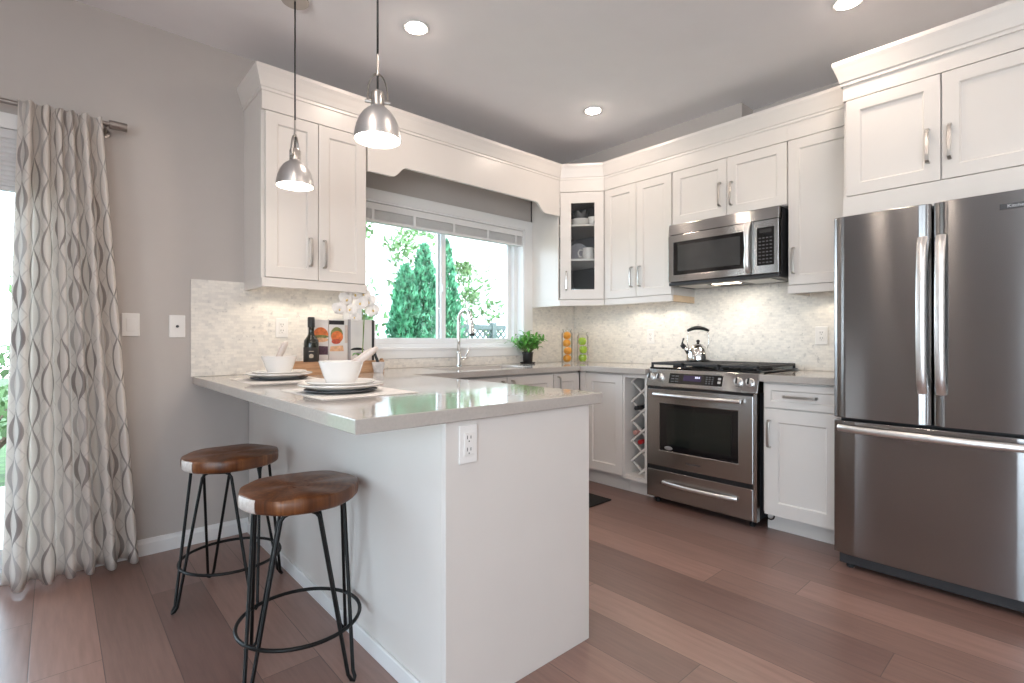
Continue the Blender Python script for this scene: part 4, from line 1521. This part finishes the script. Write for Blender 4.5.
# kitchen window blind
bl = thing('slat_blind', 'white slat blind raised to the top of the kitchen window', 'blind', (0, 0, 0))
B0, B1 = WX0 + .014, WX1 - .014
MB().box(B0, B1, YW - .008, YW + .05, 2.022, 2.070).build('valance', 'trim_white', bl, bevel=.004)
z = 2.018
for k in range(9):
    m = MB()
    for xx in range(1):
        m.box(B0 + .003, B1 - .003, YW - .002, YW + .046, z - .0045, z - .001)
    m.build('slat', 'trim_white', bl)
    z -= .0065
MB().box(B0 + .003, B1 - .003, YW - .003, YW + .047, z - .020, z).build('bottom_rail', 'trim_white', bl, bevel=.004)
for x in (1.62, 1.95, 2.30, 2.64, 2.95):
    MB().box(x, x + .022, YW - .010, YW - .0085, z - .02, 2.03).build('ladder_tape', 'trim_white', bl)

# ------------------------------------------------------------------ wall plates


def plate(name, label, cat, loc, rz, w, h, kind):
    t = thing(name, label, cat, loc, rz)
    MB().box(-w / 2, w / 2, -.006, 0, -h / 2, h / 2).build('cover_plate', 'plastic_white', t, bevel=.003)
    if kind == 'rocker':
        MB().prism([(-.007, -.034), (-.012, .034), (-.005, .034), (-.005, -.034)], 'x', -.018, .018).build('rocker', 'plastic_white', t, bevel=.001)
    elif kind == 'jack':
        MB().lathe([(.007, 0), (.007, .006), (.004, .009)], 14).build('jack', 'logo_dark', t, (0, -.006, 0), (R(90), 0, 0))
    else:
        MB().box(-.017, .017, -.0085, -.005, -.034, .034).build('receptacle', 'plastic_white', t, bevel=.001)
        for zz in (.018, -.018):
            for xx, hh in ((-.0065, .0055), (.0065, .0045)):
                MB().box(xx - .0011, xx + .0011, -.0090, -.0080, zz - hh + .003, zz + hh + .003).build('slot', 'ink_black', t)
            MB().lathe([(.0022, 0), (.0022, .0006)], 10).build('slot', 'ink_black', t, (0, -.0084, zz - .009), (R(90), 0, 0))
    return t


plate('light_switch', 'white rocker light switch on the grey wall beside the curtain', 'switch', (.292, YW - .0005, 1.200), 0, .075, .118, 'rocker')
plate('cable_outlet', 'white cable wall plate with a dark centre jack left of the backsplash edge', 'wall plate', (.494, YW - .0005, 1.195), 0, .074, .120, 'jack')
plate('power_outlet', 'white outlet on the tile backsplash under the left wall cabinet', 'outlet', (1.030, YW - .0115, 1.195), 0, .072, .118, 'duplex')
plate('power_outlet', 'white duplex outlet on the end panel of the peninsula', 'outlet', (PXA + .079, PYA - .0005, .808), 0, .068, .116, 'duplex')
plate('power_outlet', 'white outlet on the tile backsplash between the range and the refrigerator', 'outlet', (XW - .0115, 1.125, 1.150), RZ, .072, .118, 'duplex')
plate('power_outlet', 'white outlet on the tile backsplash left of the kettle', 'outlet', (XW - .0115, 2.400, 1.150), RZ, .072, .118, 'duplex')

# floor mat
fm = MB().box(1.95, 2.90, 2.19, 2.64, .0005, .010).build('floor_mat', 'mat_black', bevel=.004)
tag(fm, 'black mat on the floor in front of the sink cabinet', 'mat')

# ------------------------------------------------------------------ place settings
ZW = .9205


def setting(which, px, py, mx0, mx1, my0, my1, napkin_rz, long):
    m = MB()
    xs = [mx0 + (mx1 - mx0) * i / 14 for i in range(15)]
    m.box(mx0, mx1, my0, my1, ZW, ZW + .0025)
    for i in range(30):
        y = my0 + (my1 - my0) * (i + .5) / 30
        m.box(mx0 - .008, mx0, y - .0025, y + .0025, ZW, ZW + .0015)
        m.box(mx1, mx1 + .008, y - .0025, y + .0025, ZW, ZW + .0015)
    tag(m.build('placemat', 'placemat_fabric', bevel=.0008), 'fringed white placemat under the %s place setting' % which, 'placemat', 'placemats on the bar top')
    z = ZW + .0028
    o = MB().lathe([(.001, 0), (.100, 0), (.126, .005), (.135, .009), (.135, .012), (.126, .010), (.100, .006), (.001, .005)], 48, caps=False).build('charger_plate', 'charger_grey', None, (px, py, z), smooth=45)
    tag(o, 'dark grey charger plate at the bottom of the %s place setting' % which, 'plate', 'chargers on the bar top')
    z += .0075
    o = MB().lathe([(.001, 0), (.092, 0), (.098, .004), (.146, .017), (.157, .022), (.157, .026), (.145, .022), (.096, .0085), (.001, .0075)], 48, caps=False).build('dinner_plate', 'ceramic_white', None, (px, py, z), smooth=45)
    tag(o, 'larger white plate of the %s place setting' % which, 'plate', 'white dinner plates on the bar top')
    z += .009
    o = MB().lathe([(.001, 0), (.075, 0), (.080, .004), (.120, .018), (.129, .023), (.129, .0265), (.119, .0225), (.078, .008), (.001, .007)], 48, caps=False).build('salad_plate', 'ceramic_white', None, (px, py, z), smooth=45)
    tag(o, 'smaller white plate under the bowl of the %s place setting' % which, 'plate', 'white salad plates on the bar top')
    z += .0072
    o = MB().lathe([(.001, .004), (.043, .004), (.045, 0), (.050, 0), (.053, .006), (.066, .040), (.078, .075), (.083, .092), (.0815, .094), (.0790, .092), (.062, .040), (.048, .012), (.001, .010)], 48, caps=False).build('bowl', 'ceramic_white', None, (px, py, z), smooth=50)
    tag(o, 'white flared bowl on the %s place setting' % which, 'bowl', 'bowls on the bar top')
    # rolled napkin standing in the bowl
    n = thing('napkin', 'pale rolled cloth napkin leaning out of the bowl of the %s place setting' % which, 'napkin', (px, py, z + .012), napkin_rz, 'napkins in the bowls')
    L, tilt = long
    d = Vector((math.cos(tilt), 0, math.sin(tilt)))
    m = MB()
    pts = [Vector((-.036, 0, .006)) + d * L * k / 10 for k in range(11)]
    rr = [.010, .014, .016, .016, .016, .016, .017, .018, .018, .016, .009]
    m.tube(pts, rr, 16, flat=(.75, 1.25))
    q = MB()
    m.build('roll', 'linen', n, smooth=True)
    q.tube([p + Vector((0, -.012, .010)) for p in pts[1:10]], [.004, .006, .007, .008, .008, .008, .008, .007, .004], 10)
    q.build('fold', 'napkin_pink', n, smooth=True)


setting('nearer', .822, 1.900, .672, 1.030, 1.685, 2.130, R(-42), (.215, R(36)))
setting('farther', .850, 2.715, .672, 1.030, 2.480, 2.925, R(-42), (.165, R(64)))

# ------------------------------------------------------------------ tray, bottle, books, orchid
TX0, TX1, TY0, TY1 = .985, 1.550, 2.935, 3.110
ty = thing('wooden_tray', 'shallow rectangular wooden tray box holding the bottle and cookbooks', 'tray', ((TX0 + TX1) / 2, (TY0 + TY1) / 2, ZW))
hw, hd = (TX1 - TX0) / 2, (TY1 - TY0) / 2
MB().box(-hw, hw, -hd, hd, 0, .012).build('bottom', 'tray_wood', ty, bevel=.001)
MB().box(-hw, hw, -hd, -hd + .012, .012, .075).build('side', 'tray_wood', ty, bevel=.002)
MB().box(-hw, hw, hd - .012, hd, .012, .075).build('side', 'tray_wood', ty, bevel=.002)
for s in (-1, 1):
    a, b = sorted((s * hw, s * (hw - .012)))
    e = MB().prism([(-hd + .012, .012), (hd - .012, .012), (hd - .012, .085), (.05, .085), (.045, .070), (-.045, .070), (-.05, .085), (-hd + .012, .085)], 'x', a, b)
    e.build('end', 'tray_wood', ty, bevel=.002)
zt_ = ZW + .0125
bo = thing('oil_bottle', 'dark green glass oil bottle with a black label at the left of the tray', 'bottle', (1.113, 2.990, zt_))
MB().lathe([(.039, 0), (.042, .004), (.042, .165), (.040, .185), (.026, .205), (.017, .222), (.0155, .235), (.0155, .265), (.018, .268), (.018, .276)], 32).build('glass', 'bottle_glass', bo, smooth=40)
MB().lathe([(.0186, .262), (.0195, .265), (.0195, .318), (.017, .322)], 24).build('cap', 'ink_black', bo, smooth=40)
MB().lathe([(.0425, .035), (.0428, .036), (.0428, .145), (.0425, .146)], 32, caps=False).build('label', 'bottle_label', bo, smooth=True)
va_ = math.atan2(-2.990, -1.113)
m = MB()
for (du, z0, z1, w2) in ((0, .085, .108, .006), (-.008, .088, .104, .0025), (.008, .088, .104, .0025), (0, .055, .059, .016), (0, .046, .049, .014), (0, .122, .125, .012)):
    a0, a1 = va_ + (du - w2) / .038, va_ + (du + w2) / .038
    vs = []
    for a in (a0, (a0 + a1) / 2, a1):
        for z in (z0, z1):
            vs.append((.0434 * math.cos(a), .0434 * math.sin(a), z))
    m.add(vs, [(0, 2, 3, 1), (2, 4, 5, 3)])
m.build('print', 'label_ink', bo)


def book(name, label, x, y, w, h, t, cover, rz, tilt=0.0):
    b = thing(name, label, 'book', (x, y, zt_), rz, 'cookbooks standing in the tray')
    MB().box(-w / 2 + .002, w / 2 - .004, .003, t - .003, .003, h - .003).build('pages', 'paper_edge', b)
    MB().box(-w / 2, w / 2, 0, .003, 0, h).build('cover', cover, b, bevel=.0006)
    MB().box(-w / 2, w / 2, t - .003, t, 0, h).box(-w / 2, -w / 2 + .003, .003, t - .003, 0, h).build('cover', cover, b)
    return b


def art(b, name, mat, poly, lift=.0006):
    return MB().prism(poly, 'y', -lift, 0.0005).build(name, mat, b)


def ell(cx, cz, rx, rz, a0=0, a1=360, n=24):
    return [(cx + rx * math.cos(R(a0 + (a1 - a0) * i / n)), cz + rz * math.sin(R(a0 + (a1 - a0) * i / n))) for i in range(n + (0 if a1 - a0 == 360 else 1))]


b1 = book('cookbook', 'cookbook with an orange burger bun on its cover, behind the bottle', 1.178, 3.052, .118, .312, .022, 'paper_white', R(-3))
art(b1, 'bun', 'bun_orange', ell(.014, .215, .046, .050, 0, 180))
art(b1, 'filling', 'herb_green', ell(.014, .209, .047, .010), .0007)
art(b1, 'patty', 'bun_light', ell(.014, .190, .045, .014), .0007)
art(b1, 'berries', 'plum', [(-.035, .10), (.057, .10), (.057, .150), (-.035, .155)], .0008)
b2 = book('cookbook', 'cookbook showing a glowing orange dish under a black title band', 1.300, 3.048, .116, .316, .022, 'paper_white', R(-2))
art(b2, 'title_band', 'ink_black', [(-.058, .283), (.036, .283), (.036, .308), (-.058, .308)])
art(b2, 'herbs', 'herb_green', ell(-.010, .222, .038, .046), .0007)
art(b2, 'dish', 'bun_orange', ell(-.008, .208, .037, .036), .0009)
art(b2, 'sauce', 'berry_red', ell(-.014, .180, .028, .016), .0010)
art(b2, 'crumbs', 'bun_light', [(-.054, .12), (.034, .12), (.028, .155), (-.048, .150)], .0008)
art(b2, 'margin', 'napkin_pink', [(.040, .17), (.058, .17), (.058, .28), (.040, .28)], .0006)
b3 = book('cookbook', 'pale grey cookbook with a black stripe along its right edge', 1.458, 3.056, .184, .318, .024, 'paper_white', R(-2))
art(b3, 'stripe', 'ink_black', [(.066, .02), (.082, .02), (.082, .318), (.066, .318)], .0012)
art(b3, 'margin', 'cover_grey', [(-.092, .0), (-.074, .0), (-.074, .318), (-.092, .318)])
art(b3, 'drawing', 'ink_black', ell(-.030, .125, .045, .016, 0, 180), .0008)
art(b3, 'drawing', 'cover_grey', ell(-.010, .102, .050, .010), .0007)
# mortar and pestle
mo = thing('mortar', 'small white marble mortar at the right end of the tray', 'mortar', (1.487, 2.890, ZW), R(0))
MB().lathe([(.001, 0), (.026, 0), (.029, .004), (.028, .010), (.034, .030), (.040, .062), (.040, .066), (.036, .066), (.030, .034), (.001, .020)], 32, caps=False).build('bowl', 'marble', mo, smooth=45)
pe = thing('pestle', 'black pestle leaning in the marble mortar', 'pestle', (1.487, 2.890, ZW + .021), R(150))
MB().tube([(-.010, 0, .012), (.004, 0, .045), (.018, 0, .085), (.024, 0, .100)], [.013, .009, .008, .010], 14).build('shaft', 'black_plastic', pe, smooth=True)
MB().tube([(.024, 0, .100), (.028, 0, .112), (.030, 0, .118)], [.013, .014, .007], 14).build('knob', 'black_plastic', pe, smooth=True)

# orchid
orc = thing('orchid', 'white orchid with arching sprays rising behind the bowls beside the window', 'orchid', (1.425, 2.990, zt_))
MB().lathe([(.001, 0), (.030, 0), (.034, .004), (.040, .075), (.042, .080), (.038, .080), (.034, .066), (.001, .064)], 32, caps=False).build('pot', 'ceramic_white', orc, smooth=45)
MB().lathe([(.001, .066), (.035, .068)], 20, caps=False).build('soil', 'soil', orc)


def strap(m, p, q, w, n=8, droop=.03):
    p, q = Vector(p), Vector(q)
    d = (q - p)
    side = Vector((-d.y, d.x, 0)).normalized()
    vs, fs = [], []
    for i in range(n + 1):
        t = i / n
        c = p + d * t + Vector((0, 0, droop * math.sin(PI * t * .9)))
        ww = w * math.sin(PI * (.12 + .86 * t)) ** .7
        vs += [c - side * ww, c + Vector((0, 0, -.004)), c + side * ww]
    for i in range(n):
        for k in (0, 1):
            fs.append((i * 3 + k, i * 3 + k + 1, i * 3 + 4 + k, i * 3 + 3 + k))
    m.add(vs, fs)


for a in (200, 255, 340):
    m = MB()
    strap(m, (0, 0, .068), (.075 * math.cos(R(a)), .06 * math.sin(R(a)), .085), .014)
    m.build('leaf', 'leaf_green', orc, smooth=True, fixn=False)
st1 = [(0, 0, .066), (.006, -.004, .18), (.008, -.004, .29), (.000, -.008, .400), (-.035, -.016, .455), (-.090, -.022, .445), (-.140, -.026, .400)]
st2 = [(.006, .004, .066), (.010, .0, .18), (.018, .002, .31), (.022, -.002, .39), (.035, -.006, .395), (.052, -.008, .365)]


def smoothpath(p, n=6):
    P = [Vector(x) for x in p]
    out = []
    for i in range(len(P) - 1):
        a, b, c, d = P[max(0, i - 1)], P[i], P[i + 1], P[min(len(P) - 1, i + 2)]
        for k in range(n):
            t = k / n
            out.append(.5 * ((2 * b) + (c - a) * t + (2 * a - 5 * b + 4 * c - d) * t * t + (3 * b - a - 3 * c + d) * t ** 3))
    out.append(P[-1])
    return out


for s in (st1, st2):
    MB().tube(smoothpath(s), .0024, 8).build('stem', 'stem_green', orc, smooth=True)
rnd = random.Random(5)
PET = []


def flower(p, yaw, pitch, s=1.0):
    """five petals, a lip and a throat"""
    if not PET:
        m = MB()
        for (ang, L, W) in ((90, .032, .016), (18, .036, .024), (162, .036, .024), (232, .030, .015), (308, .030, .015)):
            a = R(ang)
            d = Vector((math.cos(a), 0, math.sin(a)))
            e_ = Vector((-math.sin(a), 0, math.cos(a)))
            vs, fs = [], []
            for i in range(7):
                t = i / 6
                w = W * math.sin(PI * (.10 + .84 * t)) ** .8
                c = d * L * t + Vector((0, -.010 * math.sin(PI * t) + .006 * t, 0))
                vs += [c - e_ * w + Vector((0, .003, 0)), c, c + e_ * w + Vector((0, .003, 0))]
            for i in range(6):
                for k in (0, 1):
                    fs.append((i * 3 + k, i * 3 + k + 1, i * 3 + 4 + k, i * 3 + 3 + k))
            m.add(vs, fs)
        f = m.build('flower', 'petal_white', orc, smooth=True, fixn=False)
        th = MB().ball((0, -.008, -.005), .0042, (1, 1.2, 1.4), 10, 8).build('throat', 'petal_throat', f, smooth=True)
        PET.extend([f, th])
        o = f
    else:
        o = PET[0].copy()
        COL.objects.link(o)
        o.parent = orc
        c = PET[1].copy()
        COL.objects.link(c)
        c.parent = o
    o.location = p
    o.rotation_euler = (pitch, rnd.uniform(-.3, .3), yaw)
    o.scale = (s, s, s)


for (p, s) in (((-.140, -.03, .345), 1.25), ((-.100, -.035, .405), 1.35), ((-.072, -.034, .345), 1.15), ((-.045, -.030, .440), 1.4), ((-.010, -.03, .385), 1.4), ((.012, -.026, .440), 1.3),
               ((-.045, -.032, .300), 1.0), ((.052, -.02, .400), 1.35), ((.078, -.02, .345), 1.35)):
    flower((p[0] - .015, p[1], p[2] + .030), R(-25) + rnd.uniform(-.6, .6), rnd.uniform(-.3, .3), s)

# ------------------------------------------------------------------ plant in black pot
pt = thing('potted_plant', 'small bushy green plant in a black pot at the right end of the window', 'plant', (3.020, 3.165, ZW))
MB().lathe([(.001, 0), (.060, 0), (.066, .010), (.066, .013), (.060, .011), (.001, .006)], 32, caps=False).build('saucer', 'pot_black', pt, smooth=45)
MB().lathe([(.001, .008), (.037, .008), (.040, .012), (.045, .086), (.049, .088), (.049, .098), (.044, .098), (.042, .086), (.001, .084)], 32, caps=False).build('pot', 'pot_black', pt, smooth=45)
MB().lathe([(.001, .088), (.043, .086)], 20, caps=False).build('soil', 'soil', pt)
rnd = random.Random(21)
m = MB()
sm_ = MB()
for i in range(54):
    a = rnd.uniform(0, 2 * PI)
    el = rnd.uniform(.62, 1.5)
    L = rnd.uniform(.09, .185)
    root = Vector((.022 * math.cos(a), .022 * math.sin(a), .09))
    d = Vector((math.cos(a) * math.cos(el), math.sin(a) * math.cos(el), math.sin(el)))
    tip = root + d * L
    sm_.tube([root, root + d * L * .5 + Vector((0, 0, .01)), tip], .0016, 5)
    for _ in range(5):
        t = rnd.uniform(.45, 1.05)
        q0 = root + d * L * t
        v = Vector((rnd.gauss(0, 1), rnd.gauss(0, 1), rnd.gauss(.25, .6))).normalized()
        q0 = q0 + v * .006
        strap(m, q0, q0 + v * rnd.uniform(.035, .062) + Vector((1e-4, 0, 0)), rnd.uniform(.008, .0125), 5, .008)
m.build('leaves', 'leaf_green', pt, smooth=True, fixn=False)
sm_.build('stems', 'stem_green', pt, smooth=True)

# ------------------------------------------------------------------ fruit jars


def jar(label, x, y, h, r):
    j = thing('glass_jar', label, 'jar', (x, y, ZW), group='tall glass fruit jars')
    t_ = .003
    MB().lathe([(.001, 0), (r - .004, 0), (r, .005), (r, h - .03), (r - .012, h - .012), (r - .012, h), (r - .015, h), (r - .015, h - .013), (r - t_, h - .031), (r - t_, .008), (.001, .006)], 40, caps=False).build('glass', 'jar_glass', j, smooth=45)
    l = MB().lathe([(.001, h + .001), (r - .008, h + .001), (r - .006, h + .004), (r - .006, h + .012), (.001, h + .013)], 36, caps=False).build('lid', 'jar_glass', j, smooth=45)
    MB().ball((0, 0, h + .022), .011).build('knob', 'jar_glass', l, smooth=True)
    return j


J1, J2 = (3.36, 3.02), (3.47, 2.935)
jar('tall lidded glass jar filled with oranges in the counter corner', *J1, .285, .050)
jar('tall lidded glass jar filled with green apples in the counter corner', *J2, .262, .052)
rnd = random.Random(4)
org = None
pos = [(0, 0), (.6, -1), (-.7, .4), (.4, .8)]
wd_ = ['bottom', 'second', 'third', 'topmost']
z = ZW + .0065
for k in range(4):
    q = (J1[0] + pos[k][0] * .006, J1[1] + pos[k][1] * .006, z + .0335)
    lab = '%s orange in the glass jar of oranges' % wd_[k]
    if org is None:
        org = thing('orange', lab, 'fruit', q, 0, 'oranges in the jar')
        m = MB().ball((0, 0, 0), .0345, (1.06, 1.06, .97), 24, 16)
        m.build('peel', 'orange_peel', org, smooth=True)
        MB().lathe([(.001, .0337), (.003, .0338), (.003, .0318)], 8, caps=False).build('navel', 'herb_green', org)
    else:
        dup(org, None, lab, q, rnd.uniform(0, 6))
    z += .0672
ap = None
z = ZW + .0065
for k in range(3):
    q = (J2[0] + pos[k][0] * .005, J2[1] + pos[k][1] * .005, z + .036)
    lab = '%s green apple in the glass jar of apples' % ['bottom', 'middle', 'topmost'][k]
    if ap is None:
        ap = thing('apple', lab, 'fruit', q, 0, 'green apples in the jar')
        MB().lathe([(.001, -.026), (.010, -.0315), (.022, -.029), (.031, -.016), (.0362, .002), (.034, .018), (.025, .030), (.013, .0325), (.005, .028), (.001, .025)], 28, caps=False).build('flesh', 'apple_green', ap, smooth=True)
        MB().tube([(0, 0, .025), (.002, 0, .034), (.004, 0, .038)], .0013, 6).build('stalk', 'bark', ap)
    else:
        dup(ap, None, lab, q, rnd.uniform(0, 6))
    z += .0735

# ------------------------------------------------------------------ dishes in the corner cabinet
MC = Matrix.Translation((P1.x, P1.y, 0)) @ Matrix.Rotation(AD, 4, 'Z')


def at(lx, ly, z):
    return tuple(MC @ Vector((lx, ly, z)))


def handle_loop(mb, r, z0, z1, out=.03, th=.004):
    mb.tube([(r - .004, 0, z1), (r + out * .7, 0, z1 + .002), (r + out, 0, (z0 + z1) / 2 + .006), (r + out * .7, 0, z0 + .004), (r - .006, 0, z0)], th, 8)


o = MB().lathe([(.001, 0), (.05, 0), (.053, .005), (.082, .030), (.090, .055), (.086, .055), (.05, .010), (.001, .008)], 36, caps=False).build('serving_bowl', 'ceramic_white', None, at(.170, .135, 2.0945), smooth=45)
tag(o, 'wide white serving bowl on the top shelf of the glass cabinet', 'bowl')
cup = thing('cup', 'white cup with its handle out, on the top shelf of the glass cabinet', 'cup', at(.268, .060, 2.0945), AD - R(60))
MB().lathe([(.001, 0), (.022, 0), (.026, .006), (.034, .035), (.036, .060), (.033, .060), (.022, .010), (.001, .008)], 28, caps=False).build('bowl', 'ceramic_white', cup, smooth=45)
m = MB()
handle_loop(m, .034, .018, .050, .022)
m.build('handle', 'ceramic_white', cup, smooth=True)
gb = thing('glass_bowl', 'ruffled smoky glass bowl resting in the white serving bowl', 'bowl', at(.172, .135, 2.1035))
m = MB()
vs, fs = [], []
for j, (r, z) in enumerate([(.001, 0), (.035, .002), (.050, .03), (.058, .07), (.072, .105)]):
    for i in range(36):
        a = 2 * PI * i / 36
        q = r * (1 + .10 * (j / 4) * math.sin(6 * a))
        vs.append((q * math.cos(a), q * math.sin(a), z + .012 * (j / 4) * math.sin(6 * a)))
for j in range(4):
    for i in range(36):
        fs.append((j * 36 + i, j * 36 + (i + 1) % 36, j * 36 + 36 + (i + 1) % 36, j * 36 + 36 + i))
m.add(vs, fs).build('glass', 'key_grey', gb, smooth=True, fixn=False).modifiers.new('wall', 'SOLIDIFY').thickness = .003
jg = thing('jug', 'round white jug on the middle shelf of the glass cabinet', 'jug', at(.235, .115, 1.8045), AD + PI)
MB().lathe([(.001, 0), (.036, 0), (.042, .008), (.052, .040), (.046, .078), (.048, .100), (.045, .100), (.043, .080), (.048, .040), (.001, .012)], 32, caps=False).build('body', 'ceramic_white', jg, smooth=45)
m = MB()
handle_loop(m, .046, .025, .085, .040, .005)
m.build('handle', 'ceramic_white', jg, smooth=True)
o = MB().lathe([(.001, 0), (.055, 0), (.060, .004), (.085, .010), (.085, .013), (.055, .008), (.001, .007)], 36, caps=False).build('side_plate', 'cover_grey', None, at(.150, .270, 1.892), (R(78), 0, AD), smooth=45)
tag(o, 'grey plate standing on edge at the back of the middle shelf in the glass cabinet', 'plate')

# ------------------------------------------------------------------ wine bottles in the rack
MW_ = Matrix.Translation((XB, 2.241, 0)) @ Matrix.Rotation(RZ, 4, 'Z')


def wine(label, lx, z, foil, y0, glass='bottle_glass', copy=None):
    t = thing('wine_bottle', label, 'bottle', tuple(MW_ @ Vector((lx, y0, z))), RZ, 'wine bottles in the rack')
    prof = [(.0145, 0), (.0150, .005), (.0150, .095), (.026, .13), (.0365, .165), (.0365, .235), (.030, .238)]
    MB().lathe(prof, 24).build('glass', glass, t, rot=(R(-90), 0, 0), smooth=40)
    MB().lathe([(.0001, -.001), (.0155, -.001), (.0160, .003), (.0160, .070), (.0154, .071)], 24, caps=False).build('foil', foil, t, rot=(R(-90), 0, 0), smooth=40)
    return t


wine('wine bottle with a black foil neck, in the upper part of the rack', .105, .632, 'ink_black', .015)
wine('wine bottle with a pale pink foil neck, in the middle of the rack', .070, .447, 'wine_pink', .050)
wine('wine bottle with a red foil neck, low in the rack beside the range', .138, .392, 'wine_red', .010)
